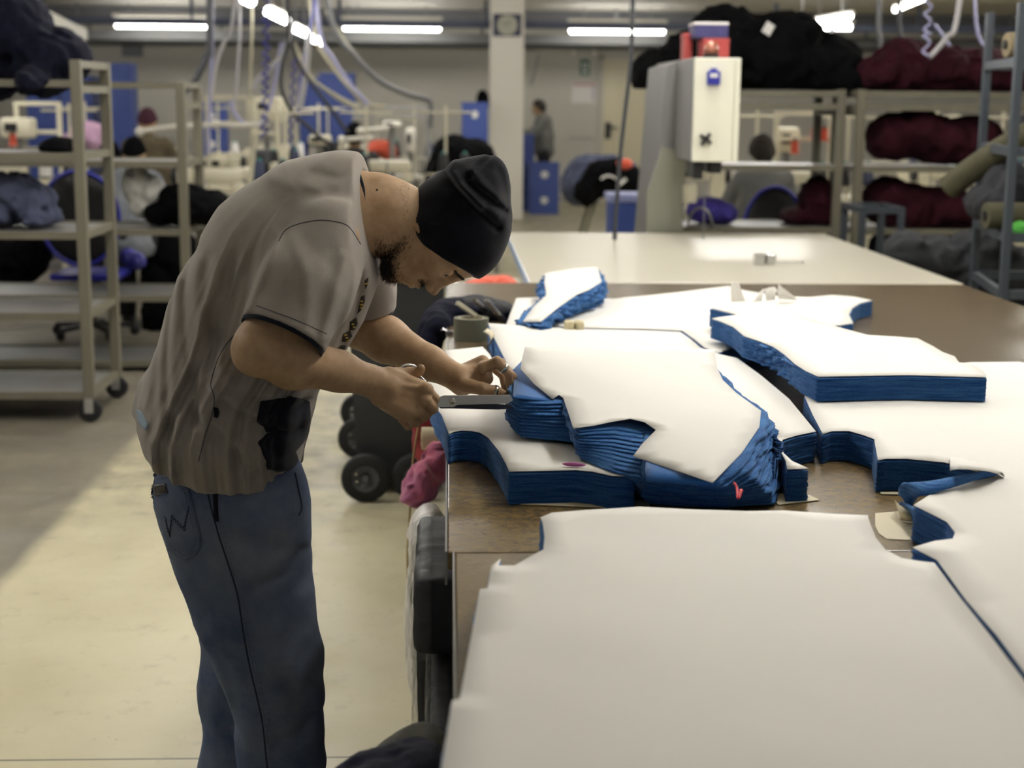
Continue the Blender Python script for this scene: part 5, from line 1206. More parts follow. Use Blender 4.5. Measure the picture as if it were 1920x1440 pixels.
# ---------------------------------------------------------------- blue crates
def make_crate(w=.58, d=.4, h=.31):
    t = thing('blue_crate', '', 'crate', (0, 0, 0)); b = MB()
    b.box((-w / 2, -d / 2, 0), (w / 2, d / 2, .012)).box((-w / 2, -d / 2, .0125), (-w / 2 + .012, d / 2, h - .03)).box((w / 2 - .012, -d / 2, .0125), (w / 2, d / 2, h - .03)).box((-w / 2 + .0125, -d / 2, .0125), (w / 2 - .0125, -d / 2 + .012, h - .03)).box((-w / 2 + .0125, d / 2 - .012, .0125), (w / 2 - .0125, d / 2, h - .03))
    for k in range(5): x = -w / 2 + w * (k + .5) / 5; b.box((x - .006, -d / 2 - .006, .02), (x + .006, -d / 2, h - .03))
    b.build('body', m_crate, t)
    r = MB(); 
    for lo, hi in (((-w / 2 - .012, -d / 2 - .012), (w / 2 + .012, -d / 2 + .012)), ((-w / 2 - .012, d / 2 - .012), (w / 2 + .012, d / 2 + .012)), ((-w / 2 - .012, -d / 2 + .0121), (-w / 2 + .012, d / 2 - .0121)), ((w / 2 - .012, -d / 2 + .0121), (w / 2 + .012, d / 2 - .0121))): r.box((*lo, h - .0295), (*hi, h - .001))
    r.build('rim', m_crate, t)
    MB().ball((0, -d / 2 - .007, h * .55), 1, 6, (.075, .002, .045)).build('label', m_label, t)
    return t
proto = make_crate(); used = [False]
def crate(x, y, z, label, group, sx=1, sz=1, lab=True):
    if not used[0]: used[0] = True; o = proto; o.location = (x, y, z)
    else: o = copy_tree(proto, None, loc=(x, y, z))
    o.scale = (sx, 1, sz); o['label'] = label; o['group'] = group
    if not lab:
        for ch in [q for q in bpy.data.objects if q.parent == o and q.name.startswith('label')]: bpy.data.objects.remove(ch)
    return o
def crate_stack(px, Y, n, where, w=1, hs=1, lab=False):
    x = atY(px, 200, Y)[0]; hh = .31 * hs
    for k in range(n):
        place = 'topmost' if k == n - 1 else ('bottom' if k == 0 else {1: 'second from the bottom', 2: 'third from the bottom', 3: 'fourth from the bottom', 4: 'fifth from the bottom', 5: 'sixth from the bottom'}[k])
        crate(x, Y, k * (hh + .0005), f'blue crate {where}, {place} of its stack', f'blue crates {where}', w, hs, lab or (k == n - 1 and False))
crate_stack(402, 17.6, 5, 'behind the pale sewing frame', .42, 1.0, True)
crate_stack(890, 18.5, 5, 'left of the white pillar', .52, 1.02, True)
crate_stack(1021, 22.4, 2, 'in front of the standing youth', .72, 1.18, True); crate_stack(990, 23.0, 3, 'between pillar and the youth', .3, 1.2)
crate_stack(88, 20.2, 6, 'behind the trolley, by the navy garments', .7); crate_stack(152, 20.2, 6, 'behind the trolley posts', .7); crate_stack(224, 20.0, 7, 'beside the maroon beanie', .66, .93)
crate_stack(586, 19.5, 6, 'left of the pair behind the cables', .5, 1.0); crate_stack(634, 19.5, 6, 'right of the pair behind the cables', .72, 1.03)
# blue bin by the machine
p = atY(1172, 365, 11.5); t = thing('blue_bin', 'blue open bin with pale rim beside the band knife machine', 'bin', (p[0], 11.7, 0))
MB().box((-.10, -.2, 0), (.16, .2, p[2] - .06), .01).build('body', m_crate, t); MB().box((-.115, -.215, p[2] - .059), (.175, .215, p[2]), .01).build('rim', mat('pale_blue_rim', (140, 148, 196), .5), t)

# ---------------------------------------------------------------- people at work behind
m_hand = m_skin
def bg_person(label, loc, face, seated, top, low, headwear=None, hair=m_hair, lean=.0, arms=.8, scale=1.0, headtilt=0.0, seat_z=.47):
    t = thing('person', label, 'person', (loc[0], loc[1], loc[2] if len(loc) > 2 else 0), face); s = scale
    hz = seat_z if seated else .92 * s
    def J(x, y, z): return np.array([x + lean * (z - hz) * 1.0, y, z])
    sh, nk, hd = hz + .46 * s, hz + .52 * s, hz + .66 * s
    jt = dict(el=[J(.18 * arms, k * .24 * s, hz + .22 * s) for k in (-1, 1)], wr=[J(.18 * arms + .24, k * .16 * s, hz + .22 * s + .04) for k in (-1, 1)])
    hx = J(0, 0, hd)[0] + .02 + headtilt * .06
    hc_ = np.array([hx, 0, hd - headtilt * .03])
    def headf(P):
        d = d_ell(P, hc_, np.array([.098, .077, .118]) * s); d = smin(d, d_ell(P, hc_ + [.05 * s, 0, -.055 * s], np.array([.055, .05, .06]) * s), .02)
        d = smin(d, d_cone(P, hc_ + [.09 * s, 0, .01], hc_ + [.112 * s, 0, -.02], .010, .012), .012)
        for k in (-1, 1): d = smax(d, -d_ball(P, hc_ + [.1 * s, k * .032, .012], .012), .006); d = smin(d, d_ell(P, hc_ + [0, k * .078 * s, -.01], (.02, .009, .03)), .006)
        d = smin(d, d_cone(P, hc_ + [.092 * s, -.02, -.065], hc_ + [.092 * s, .02, -.065], .008, .008), .006)
        return d
    def body(P):
        d = smin(headf(P), d_cone(P, J(0, 0, nk - .04), hc_ + [-.02, 0, -.06], .058 * s, .052 * s), .03)
        d = smin(d, d_chain(P, [J(0, 0, hz), J(0, 0, hz + .25 * s), J(0, 0, sh)], [.11, .10, .08], .03), .03)
        for i in (0, 1):
            k = (-1, 1)[i]; d = smin(d, d_chain(P, [J(0, k * .16 * s, sh - .02), jt['el'][i], jt['wr'][i]], [.05, .04, .028], .02), .02)
            w_ = jt['wr'][i]; d = smin(d, d_cone(P, w_, w_ + [.06, 0, -.01], .028, .034), .012)
            for f in range(4): d = smin(d, d_cone(P, w_ + [.07, -.026 + f * .017, -.008], w_ + [.115 + .012 * (f in (1, 2)), -.03 + f * .02, -.04], .0095, .008), .004)
            d = smin(d, d_cone(P, w_ + [.03, -k * .03, 0], w_ + [.075, -k * .055, -.02], .012, .009), .006)
        return d
    link('body', sdf_mesh('body', body, (-.5, -.45, hz - .2), (.75, .45, hd + .2), .012), m_hand, t, False, True)
    def tp(P):
        q = P.copy(); q[:, 1] /= 1.25
        d = d_chain(q, [J(.0, 0, hz - .04), J(0, 0, hz + .2 * s), J(0, 0, sh - .05 * s)], [.155 * s, .15 * s, .135 * s], .04)
        for i in (0, 1):
            k = (-1, 1)[i]; d = smin(d, d_chain(P, [J(0, k * .15 * s, sh - .03), jt['el'][i], lerp(jt['el'][i], jt['wr'][i], .8)], [.085 * s, .064, .048], .03), .035)
        d = smin(d, d_cone(P, J(0, 0, nk - .07), J(.0, 0, nk - .03), .085 * s, .07 * s), .03)
        d = d - fold(P, (9, 9, 6), .010, int(loc[0] * 7) % 9)
        return smax(d, (hz - .12) - P[:, 2], .01)
    link('top', sdf_mesh('top', tp, (-.6, -.5, hz - .25), (.7, .5, hd + .1), .014), top, t, False, True)
    def lg(P):
        d = d_ell(P, (0, 0, hz - .02), (.16 * s, .19 * s, .14))
        for k in (-1, 1):
            ch = [np.array([.02, k * .09, hz - .02]), np.array([.42, k * .12, hz - .0]), np.array([.42, k * .12, .09])] if seated else [np.array([0, k * .09, hz - .04]), np.array([.02, k * .10, hz * .52]), np.array([-.01, k * .10, .07])]
            d = smin(d, d_chain(P, ch, [.10, .08, .06], .02), .03)
        return smax(d - fold(P, (10, 10, 8), .008, 4), .05 - P[:, 2], .006)
    link('trousers', sdf_mesh('trousers', lg, (-.35, -.4, 0), (.65, .4, hz + .2), .014), low, t, False, True)
    for k in (-1, 1):
        c = np.array([(.42 if seated else -.01) + .05, k * (.12 if seated else .10), .035]); link('shoe', sdf_mesh('shoe', lambda P, c=c: smax(d_ell(P, c, (.13, .048, .05)), .003 - P[:, 2], .003), c - .2, c + .2, .012), m_black, t, False, True)
    hm = headwear or hair
    def cap_(P):
        d = headf(P) - (.014 if headwear else .012)
        if not headwear: d = d - fold(P, (30, 30, 20), .006, 5)
        cut = d_plane(P, hc_ + [.03, 0, .02 if headwear else .0], _n([.62, 0, -.78]) if not headwear else _n([.35, 0, -.94]))
        return smax(d, cut, .008)
    link('beanie' if headwear else 'hair', sdf_mesh('hair', cap_, hc_ - .2, hc_ + .22, .009), hm, t, False, True)
    return t
m_fur = mat('brown_fleece', (92, 82, 62), .95, var=.35, vscale=30, bump=.5, bscale=60); m_purple = mat('maroon_beanie_wool', (62, 26, 42), .95, bump=.2, bscale=120)
m_dkj = mat('dark_jacket', (38, 36, 34), .9, var=.3, vscale=12); m_grys = mat('grey_sweatshirt', (112, 112, 108), .92, var=.15, vscale=10); m_dtr = mat('dark_trousers', (26, 26, 30), .9)
# youth standing by the end wall, turned to the left, working at crates
p = atZ(1018, 400, 0); bg_person('person with dark hair in grey sweatshirt standing by the end wall', (1.46, 23.7), PI * .97, False, m_grys, m_dtr, None, m_hair, .05, 1.0, .96, .6)
# seated with their backs to us
def chair(label, loc, face, backz=1.02, w=.24):
    t = thing('office_chair', label, 'chair', (*loc, 0), face, 'black and blue office chairs')
    def bf(P): return smax(d_ell(P, (-.02, 0, backz - .28), (.05, w, .30)), -(d_ell(P, (.06, 0, backz - .28), (.06, w, .32))), .01)
    link('backrest', sdf_mesh('backrest', bf, (-.2, -.4, .3), (.2, .4, 1.3), .012), m_black, t, False, True)
    rim = [(-.045 + .02 * math.cos(a) ** 2, math.cos(a) * (w + .008), backz - .28 + math.sin(a) * .308) for a in np.linspace(0, 2 * PI, 40, endpoint=False)]
    MB().tube(rim, .013, 8, True).build('edge_trim', m_royal, t, smooth=True)
    MB().box((.0, -.23, .40), (.46, .23, .455), .025).build('seat', m_royal, t, auto=40)
    MB().obox((-.03, 0, .45), (-.05, 0, .62), .06, .02).obox((-.03, 0, .44), (.1, 0, .385), .06, .02, (0, 1, 0)).build('back_bracket', m_black, t)
    MB().cyl((.22, 0, .08), (.22, 0, .398), .03, 12).build('gas_column', m_black, t)
    for k in range(5):
        a = 2 * PI * k / 5; e = (.22 + .28 * math.cos(a), .28 * math.sin(a), .07); l = MB().obox((.22, 0, .09), e, .04, .03).build('base_leg', m_black, t); MB().ball((e[0], e[1], .035), .034, 6).build('caster', m_rubber, l)
    return t
x = atY(152, 420, 10.35)[0]; chair('black office chair with blue trim seen through the left trolley shelves', (x, 10.35), PI / 2, zat(150, 328, 10.35), .25)
bg_person('person in pale grey top seated on the chair behind the left trolley', (x + .22, 10.82), PI / 2, True, mat('pale_grey_top', (128, 132, 138), .9, var=.3, vscale=18), m_dtr, m_blackc, m_hair, .35, 1.0, .9, .5, .645)
x = atY(1452, 350, 10.75)[0]; chair('black office chair with blue trim seen through the right trolley', (x, 10.75), PI / 2, zat(1450, 357, 10.75), .205)
bg_person('person with shaved head in grey sweater seated behind the right trolley', (x, 11.1), PI / 2, True, m_grys, m_dtr, None, mat('cropped_hair', (52, 46, 40), .9), .12, .9, .96, .3, .645)
p = atY(1428, 290, 13.2); bg_person('person in black beanie sewing beyond the person with shaved head', (p[0], 13.2), PI / 2, True, m_dkj, m_dtr, m_blackc, m_hair, .1, .9, 1.0, .2, .56)
p = atY(275, 240, 15.5); bg_person('person in maroon beanie and brown fleece seen between the trolley posts', (p[0], 15.5), PI / 2, True, m_fur, m_dtr, m_purple, m_hair, .05, .9, 1.08, .0, .66)
p = atY(665, 240, 15.5); bg_person('person with black hair in dark jacket seated below the blue crates', (p[0], 15.5), PI / 2, True, m_dkj, m_dtr, None, m_blackc, .05, .9, 1.05, .0, .56)
p = atY(215, 290, 13.2); bg_person('person in dark jacket bending at a machine under the pink cloth', (p[0], 13.2), PI * .62, True, m_dkj, m_dtr, None, m_blackc, .3, .9, 1.0, .3, .47)

# ---------------------------------------------------------------- sewing stations
def make_station():
    t = thing('sewing_table', '', 'sewing table', (0, 0, 0))
    MB().box((-.55, -.28, .74), (.55, .28, .78), .004).build('tabletop', m_lam, t)
    for sx in (-1, 1): MB().box((sx * .45 - .03, -.22, 0), (sx * .45 + .03, .22, .04)).box((sx * .45 - .025, -.03, .041), (sx * .45 + .025, .03, .739)).build('leg', m_grey, t)
    MB().box((-.15, -.15, .08), (.15, .12, .10)).build('pedal', m_black, t)
    return t
def make_machine():
    t = thing('sewing_machine', '', 'sewing machine', (0, 0, 0))
    MB().box((-.26, -.09, 0), (.26, .09, .05), .012).build('bed', m_cream, t, auto=40)
    MB().box((.14, -.06, .0505), (.25, .06, .31), .025).box((-.24, -.05, .21), (.139, .05, .31), .03).box((-.25, -.05, .12), (-.16, .05, .209), .015).build('arm', m_cream, t, auto=40)
    MB().lathe([(.001, .251), (.06, .251), (.066, .262), (.066, .28), (.06, .29), (.001, .29)], (0, 0, .25), 20, 'x').build('handwheel', m_black, t, auto=40)
    MB().cyl((-.205, 0, .052), (-.205, 0, .119), .004, 6).build('needle_bar', m_steel, t); MB().box((-.10, -.052, .23), (.06, -.0505, .28)).build('name_plate', m_black, t)
    return t
def make_stand():
    t = thing('thread_stand', '', 'thread stand', (0, 0, 0))
    MB().cyl((0, 0, 0), (0, 0, .78), .011, 10).build('pole', m_cream, t)
    for z in (.18, .72): MB().cyl((-.22, 0, z), (.22, 0, z), .009, 8).build('cross_bar', m_cream, t)
    for x in (-.2, -.02, .17): MB().lathe([(.055, .19), (.055, .196), (.006, .197), (.006, .3), (.001, .3)], (x, 0, 0), 14).build('spool_tray', m_black, t)
    return t
def make_cone():
    t = thing('thread_cone', '', 'thread cone', (0, 0, 0))
    MB().lathe([(.05, 0), (.052, .01), (.034, .16), (.03, .165)], n=18).build('thread', m_label, t, auto=50); MB().lathe([(.016, .165), (.013, .185), (.001, .186)], n=12).build('core_tip', mat('teal_core', (60, 140, 136), .5), t)
    return t
pst, pmc, psd, pcn = make_station(), make_machine(), make_stand(), make_cone(); first = {}
def inst(o, loc, rz, label, group):
    if o.name not in first: first[o.name] = 1; c = o; c.location = V(loc); c.rotation_euler = (0, 0, rz)
    else: c = copy_tree(o, None, loc=loc, rotz=rz)
    c['label'] = label; c['group'] = group
    return c
ST = [(70, 15.0, 'behind the nearest trolley, by the navy heap', 0), (20, 12.4, 'at the left frame edge', 1), (330, 16.6, 'right of the brown fleece', 1), (425, 14.0, 'under the pale thread frame', 0), (520, 16.5, 'under the hanging blue hoses', 0), (590, 13.0, 'above the bent back', 1), (705, 17.4, 'by the orange cloth', 0), (745, 13.6, 'left of the black cloth pile', 1),
      (425, 11.8, 'left of the bent back, beside the black cloth', 1), (545, 18.2, 'in front of the pair of crate stacks', 1), (640, 18.9, 'left of the dark-haired person', 0), (470, 15.3, 'beyond the cream frame', 1),
      (1500, 12.0, 'through the right trolley, beside the black chair', 1), (1330, 12.6, 'behind the band knife machine', 0), (1680, 14.0, 'behind the maroon garments', 0), (1800, 13.0, 'at the right, behind the maroon shelf', 1)]
for i, (px, Y, wh, v) in enumerate(ST):
    x = atY(px, 300, Y)[0]; rz = (0, PI)[v]
    inst(pst, (x, Y, 0), rz, 'sewing table ' + wh, 'sewing tables'); inst(pmc, (x - .12, Y, .781), rz, 'cream sewing machine ' + wh, 'cream sewing machines'); inst(psd, (x + .42, Y + .2, .781), 0, 'thread stand ' + wh, 'thread stands')
    for k, dx in enumerate((-.2, -.02, .17)):
        if (i + k) % 4 == 3: continue
        c = inst(pcn, (x + .42 + dx, Y + .2, .781 + .198), 0, f"{['left', 'middle', 'right'][k]} cone on the thread stand " + wh, 'thread cones')
        if (i * 3 + k) % 3 != 1:
            for ch in [q for q in bpy.data.objects if q.parent == c and q.name.startswith('thread')]:
                ch.data = ch.data.copy(); ch.data.materials[0] = (m_black, m_label, m_blueg)[(i + k) % 3]
# tall pale frames over the sewing lines, with rails
def gantry(label, px0, px1, py, Y, m, bars=(0,)):
    a, b = atY(px0, py, Y), atY(px1, py, Y); t = thing('thread_gantry', label, 'frame', ((a[0] + b[0]) / 2, Y, 0), 0, 'pale frames over the sewing tables'); hx = (b[0] - a[0]) / 2
    for s in (-1, 1): MB().box((s * hx - .02, -.02, 0), (s * hx + .02, .02, a[2]), .003).build('post', m, t)
    for k in bars: MB().box((-hx + .021, -.018, a[2] - .036 - k), (hx - .021, .018, a[2] - k), .002).build('rail', m, t)
    return t
gantry('pale thread frame left of the hanging blue hoses', 388, 472, 178, 13.6, m_cream, (0, .22)); gantry('pale frame with grey rails left of the white pillar', 664, 803, 198, 16.7, m_shelf, (0, .09)); gantry('pale machine frame behind the hanging blue hoses', 478, 520, 186, 15.0, m_cream, (0, .3))
gantry('pale frame behind the nearest trolley', 30, 110, 190, 14.2, m_cream, (0, .25, .4)); gantry('pale frame seen through the right trolley', 1458, 1560, 208, 12.4, m_cream, (0, .2))
# cloth lying about the sewing lines
heap('orange_garment', [(712, 278, 22, 14), (730, 285, 12, 18), (695, 285, 10, 10)], 16.9, .15, m_orange, 'orange garment on the sewing table left of the pale frame', 'garment', .02, .015, (9, 9, 9), 2, kind=None, zmin=None)  # meant as lying on the sewing table, not suspended
heap('black_cloth', [(850, 300, 40, 44), (890, 305, 36, 42), (830, 330, 30, 40)], 15.0, .3, m_blackc, 'black cloth pile beside the white pillar', 'cloth', .022, .02, (6, 6, 6), 14, kind='stuff')
heap('pink_cloth_lump', [(165, 250, 30, 20), (145, 262, 24, 14), (178, 262, 14, 20)], 14.6, .18, mat('pale_pink_cloth', (196, 158, 188), .8), 'pale pink cloth behind the trolley posts', 'cloth', .018, .012, (8, 8, 8), 15, kind=None)  # loose cloth, nothing holds it up
for (px, Y, lb) in ((870, 14.9, 'beside the pillar'), ):
    t = thing('work_table', 'low table carrying the black cloth pile beside the pillar', 'table', (atY(px, 330, Y)[0] - .05, Y + .05, 0)); MB().box((-.4, -.32, .70), (.4, .32, .73)).build('tabletop', m_shelf, t)
    for sx in (-1, 1):
        for sy in (-1, 1): MB().box((sx * .36 - .02, sy * .28 - .02, 0), (sx * .36 + .02, sy * .28 + .02, .699)).build('leg', m_grey, t)
p = atY(905, 190, 20.5); soft('hanging_coat', [((p[0], 20.5, p[2]), (.08, .05, .14)), ((p[0] - .02, 20.5, p[2] - .2), (.07, .05, .16))], m_blackc, 'black coat hanging beside the white pillar', 'coat', .02, .012, (9, 9, 9))
# A-frame rack with heaped garments right of the youth
p = atZ(1095, 436, 0); Ya = 15.5
t = thing('a_frame_rack', 'pale A-shaped rack under dark garments by the end door', 'rack', (atY(1130, 300, Ya)[0], Ya, 0))
for s in (-1, 1):
    for y in (-.25, .25): MB().obox((s * .28, y, 0), (s * .04, y, .80), .035, .035).build('leg', m_frame, t)
MB().box((-.06, -.3, .801), (.06, .3, .84)).build('top_rail', m_frame, t); MB().box((-.22, -.25 - .016, .2), (.22, -.25 + .016, .235)).build('cross_bar', m_frame, t)
heap('dark_garment', [(1105, 320, 36, 26), (1085, 345, 30, 36), (1140, 318, 34, 24), (1165, 320, 26, 20)], Ya, .28, m_blueg, 'blue grey garments heaped on the pale A-shaped rack', 'garments', .022, .024, (6, 6, 6), 16)
heap('black_garment', [(1125, 335, 28, 32), (1150, 330, 30, 30), (1178, 340, 26, 28), (1100, 360, 20, 24)], Ya - .35, .14, m_blackc, 'black garments draped over the front of the pale A-shaped rack', 'garments', .02, .022, (7, 7, 7), 17)
p = atY(1172, 308, 15.0); soft('small_orange_cloth', [((p[0], 15.05, p[2]), (.07, .06, .045))], m_orange, 'small orange cloth on the dark garments by the machine', 'garment', .014, .012, (12, 12, 12))  # meant as lying on the dark garments, not suspended
p = atY(1140, 338, 15.0); b = MB(); b.tube([(p[0] + .07 * math.cos(a), 14.96, p[2] + .045 * math.sin(a)) for a in np.linspace(.2, PI - .2, 12)], .02, 8, flat=.5); one('arched_strap', b, m_label, 'arched white strap on the black garments by the machine', 'strap', smooth=True)  # strap set against the garments, not hung from anything
t = one('garment_tag', MB().box((-.045, -.002, -.016), (.045, .002, .016), .001), m_label, 'slanted white tag on the black garments right of the strap', 'tag'); t.location = V(atY(1167, 341, 14.96)); t.rotation_euler = (0, -.7, 0)  # tag set against the garments, without a string
# purple cloth and grey hoop under the band knife head
heap('purple_cloth', [(1330, 395, 40, 22), (1355, 400, 24, 16)], 9.9, .16, mat('purple_cloth', (56, 46, 132), .85, var=.2, vscale=12), 'purple cloth on the trolley shelf under the machine head', 'cloth', .016, .012, (8, 8, 8), 18, kind=None, zmin=zr[1] + .008)
p = atY(1311, 418, 8.75); b = MB(); b.tube([(p[0] + .072 * math.cos(a), 8.72, T + .002 + .125 * math.sin(a)) for a in np.linspace(0, PI, 20)], .008, 8); one('grey_hoop', b, m_steel, 'grey hose looped in an arch under the machine head', 'hose', smooth=True)

# ---------------------------------------------------------------- rack of rolls at the right
zz = [zat(1880, y, 6.9) for y in (545, 440, 282, 117)]
t = thing('roll_rack', 'blue grey steel rack with cloth rolls at the right edge', 'rack', (3.0, 7.0, 0))
for x, y in ((2.47, 6.75), (2.61, 7.55), (3.6, 6.75), (3.6, 7.55)): MB().box((x - .018, y - .018, 0), (x + .018, y + .018, 2.05), .003).build('post', m_rack, t, True)
for z in zz:
    for y in (6.75, 7.55): MB().box((2.49 if y < 7 else 2.63, y - .014, z - .02), (3.58, y + .014, z + .02)).build('beam', m_rack, t, True)
    MB().obox((2.472, 6.77, z), (2.608, 7.53, z), .028, .04).build('side_beam', m_rack, t, True)
    MB().obox((3.6, 6.77, z), (3.6, 7.53, z), .028, .04).build('side_beam', m_rack, t, True)
m_olv = mat('olive_roll_cloth', (68, 65, 44), .85, var=.25, vscale=16); m_tanr = mat('tan_roll_cloth', (120, 108, 82), .85, var=.2, vscale=20); m_dk = mat('dark_roll_cloth', (26, 27, 33), .9, var=.3, vscale=9); m_green = mat('green_cloth', (66, 150, 52), .8)
def roll(label, a, b, r, m, group='cloth rolls on the steel rack'):
    a, b = np.array(a), np.array(b); t = thing('cloth_roll', label, 'cloth roll', a, 0, group); n = 7; d = b - a
    up_ = np.array([0, 0, 1.]) - _n(d) * _n(d)[2]
    pts = [a + d * i / n + np.array([0, 0, -.07 * (1 - i / n) ** 2 * 2]) * (1 if abs(d[2]) > .1 else 0) for i in range(n + 1)]
    MB().tube(pts, r, 20).build('rolled_cloth', m, t, True, auto=50)
    e = pts[0] - _n(pts[1] - pts[0]) * .012; MB().tube([e, pts[0] + _n(pts[1] - pts[0]) * .01], r * .35, 12).build('core_tube', m_black, t, True)
    return t
roll('olive cloth roll slanting down out of the steel rack', atY(1782, 297, 7.45), atY(1925, 226, 6.98) + [.22, 0, .03], .060, m_olv); roll('dull olive roll lying on the low beam of the steel rack', (2.42, 6.9, zz[1] + .085), (3.5, 6.95, zz[1] + .085), .06, m_olv)
roll('tan roll lying on the top beam of the steel rack', (2.5, 7.0, zz[3] + .08), (3.5, 7.0, zz[3] + .08), .055, m_tanr); roll('dark roll on the middle beam behind the olive roll', (2.70, 7.3, zz[2] + .09), (3.5, 7.3, zz[2] + .09), .065, m_dk)
heap('dark_cloth', [(1890, 350, 40, 40), (1850, 380, 26, 30), (1915, 400, 30, 30)], 7.2, .2, m_dk, 'dark cloth bundled on the steel rack above the low roll', 'cloth', .016, .016, (8, 8, 8), 20, zmin=zz[1] + .03)
heap('green_cloth', [(1905, 432, 18, 9), (1915, 425, 12, 9)], 6.82, .05, m_green, 'bright green cloth strip at the right edge of the steel rack', 'cloth', .012, .006, (12, 12, 12), 21, kind=None)
heap('grey_cloth', [(1750, 485, 60, 36), (1820, 500, 60, 50), (1700, 470, 34, 30), (1890, 520, 60, 56), (1840, 460, 50, 24)], 7.85, .17, mat('slate_cloth', (44, 46, 50), .9, var=.35, vscale=6), 'slate grey cloth heaped beyond the right table edge', 'cloth', .02, .02, (6, 6, 6), 22)
t = thing('low_bench', 'low bench under the slate grey cloth beyond the table', 'bench', (2.75, 7.9, 0)); MB().box((-.35, -.3, .5), (.5, .3, .53)).build('benchtop', m_shelf, t)
for sx in (-.3, .45):
    for sy in (-.26, .26): MB().box((sx - .02, sy - .02, 0), (sx + .02, sy + .02, .499)).build('leg', m_rack, t)
p, q = atY(1618, 388, 8.75), atY(1690, 395, 8.75); t = thing('grey_stand', 'small grey tube stand at the right of the white table', 'stand', ((p[0] + q[0]) / 2, 8.75, 0)); hx = (q[0] - p[0]) / 2
for s in (-1, 1):
    for y in (0, .4): MB().box((s * hx - .018, y - .018, 0), (s * hx + .018, y + .018, p[2] - .038)).build('post', m_rack, t)
for y in (0, .4): MB().box((-hx - .018, y - .018, p[2] - .037), (hx + .018, y + .018, p[2])).build('top_bar', m_rack, t)
for s in (-1, 1): MB().box((s * hx - .018, .019, p[2] - .037), (s * hx + .018, .381, p[2])).build('side_bar', m_rack, t)

# ---------------------------------------------------------------- signs, clock and boxes on walls
pc_ = atY(951, 47, pl[1] - .02); w_, h_ = 26 * pl[1] / 2900, 20 * pl[1] / 2900
t = thing('wall_clock', 'square dark blue clock with pale face on the white pillar', 'clock', (pc_[0], pl[1] - .001, pc_[2]))
MB().box((-w_, -.03, -h_), (w_, 0, h_), .015).build('case', mat('clock_blue', (30, 34, 62), .4), t); f_ = MB().lathe([(.001, -.034), (.135, -.034), (.135, -.031), (.001, -.031)], n=32, axis='y').build('dial', mat('clock_dial', (168, 166, 150), .5), t)
MB().obox((0, -.037, 0), (.05, -.037, .06), .01, .003, (0, 1, 0)).build('hand', m_black, t); MB().obox((0, -.037, 0), (-.085, -.037, .03), .008, .003, (0, 1, 0)).build('hand', m_black, t)
YW2 = YW - .002
def sign(name, px0, px1, py0, py1, m, label, cat):
    a, b = atY(px0, py1, YW2), atY(px1, py0, YW2); t = thing(name, label, cat, ((a[0] + b[0]) / 2, YW2, (a[2] + b[2]) / 2)); w_, h_ = (b[0] - a[0]) / 2, (b[2] - a[2]) / 2
    MB().box((-w_, -.012, -h_), (w_, 0, h_)).build('board', m, t); return t, w_, h_
t, w_, h_ = sign('safety_sign', 1087, 1106, 111, 141, mat('sign_green', (42, 92, 68), .5), 'green first aid style sign with white symbol on the end wall', 'sign')
MB().box((-w_ * .6, -.015, -h_ * .1), (w_ * .6, -.0125, h_ * .5)).build('white_field', m_label, t); MB().box((-w_ * .15, -.018, -h_ * .02), (w_ * .15, -.0155, h_ * .42)).box((-w_ * .4, -.018, h_ * .14), (-w_ * .151, -.0155, h_ * .27)).box((w_ * .151, -.018, h_ * .14), (w_ * .4, -.0155, h_ * .27)).build('cross_symbol', mat('sign_green_dark', (24, 70, 46), .5), t); MB().box((-w_ * .5, -.015, -h_ * .7), (w_ * .5, -.0125, -h_ * .4)).build('white_strip', m_label, t)
t, w_, h_ = sign('wall_notice', 1072, 1119, 155, 193, mat('notice_paper', (206, 200, 194), .6), 'pale notice sheet with red heading below the green sign', 'notice')
MB().box((-w_ * .9, -.015, h_ * .72), (w_ * .9, -.0125, h_ * .92)).build('heading', mat('notice_red', (168, 110, 104), .6), t)
b = MB()
for k in range(5): b.box((w_ * .62, -.015, h_ * (.5 - .3 * k)), (w_ * .9, -.0125, h_ * (.62 - .3 * k)))
b.build('printed_lines', mat('notice_blue', (120, 122, 150), .6), t)
t, w_, h_ = sign('wall_mounted_switch_box', 229, 268, 72, 106, mat('grey_box', (104, 106, 108), .5), 'grey switch box high on the end wall above the blue crates', 'switch box'); MB().box((-w_ * .9, -.03, -h_ * .9), (w_ * .9, -.0125, h_ * .9), .005).build('cover', MATS['grey_box'], t)
t, w_, h_ = sign('wall_vent', 1066, 1114, 254, 262, m_wall, 'faint slotted vent low on the end wall left of the door', 'vent')
b = MB()
for k in range(9): b.box((-w_ * .9 + k * w_ * .2, -.014, -h_ * .8), (-w_ * .8 + k * w_ * .2, -.0125, h_ * .8))
b.build('slot', mat('vent_slot', (150, 146, 136), .7), t)
for px, lb in ((1075, 'left of the pair above the notice'), (1113, 'right of the pair above the notice')):
    p = atY(px, 98, YW - .05); t = thing('wall_spotlight', f'small round pale lamp, {lb}', 'lamp', (p[0], YW - .001, p[2]), 0, 'round lamps on the end wall'); MB().ball((0, -.055, 0), .045, 8).build('globe', m_white, t, smooth=True); MB().cyl((0, -.03, 0), (0, 0, 0), .02, 12).build('mount', m_white, t)
# white duct at the upper left
a, b_ = atY(62, 28, 13.0), atY(150, 66, 17.5); one('ceiling_duct', MB().obox(a, b_, .16, .12).obox(a + [0, 0, -.09], b_ + [0, 0, -.09], .10, .05), m_white, 'white duct running away under the ceiling behind the navy heap', 'duct')
a = atY(45, 30, 12.5); one('white_column', MB().box((a[0] - .07, 12.4, a[2] - .12), (a[0] + .08, 12.6, HC - .001)), m_wall, 'white boxed downpipe hanging from the ceiling behind the navy heap', 'downpipe')

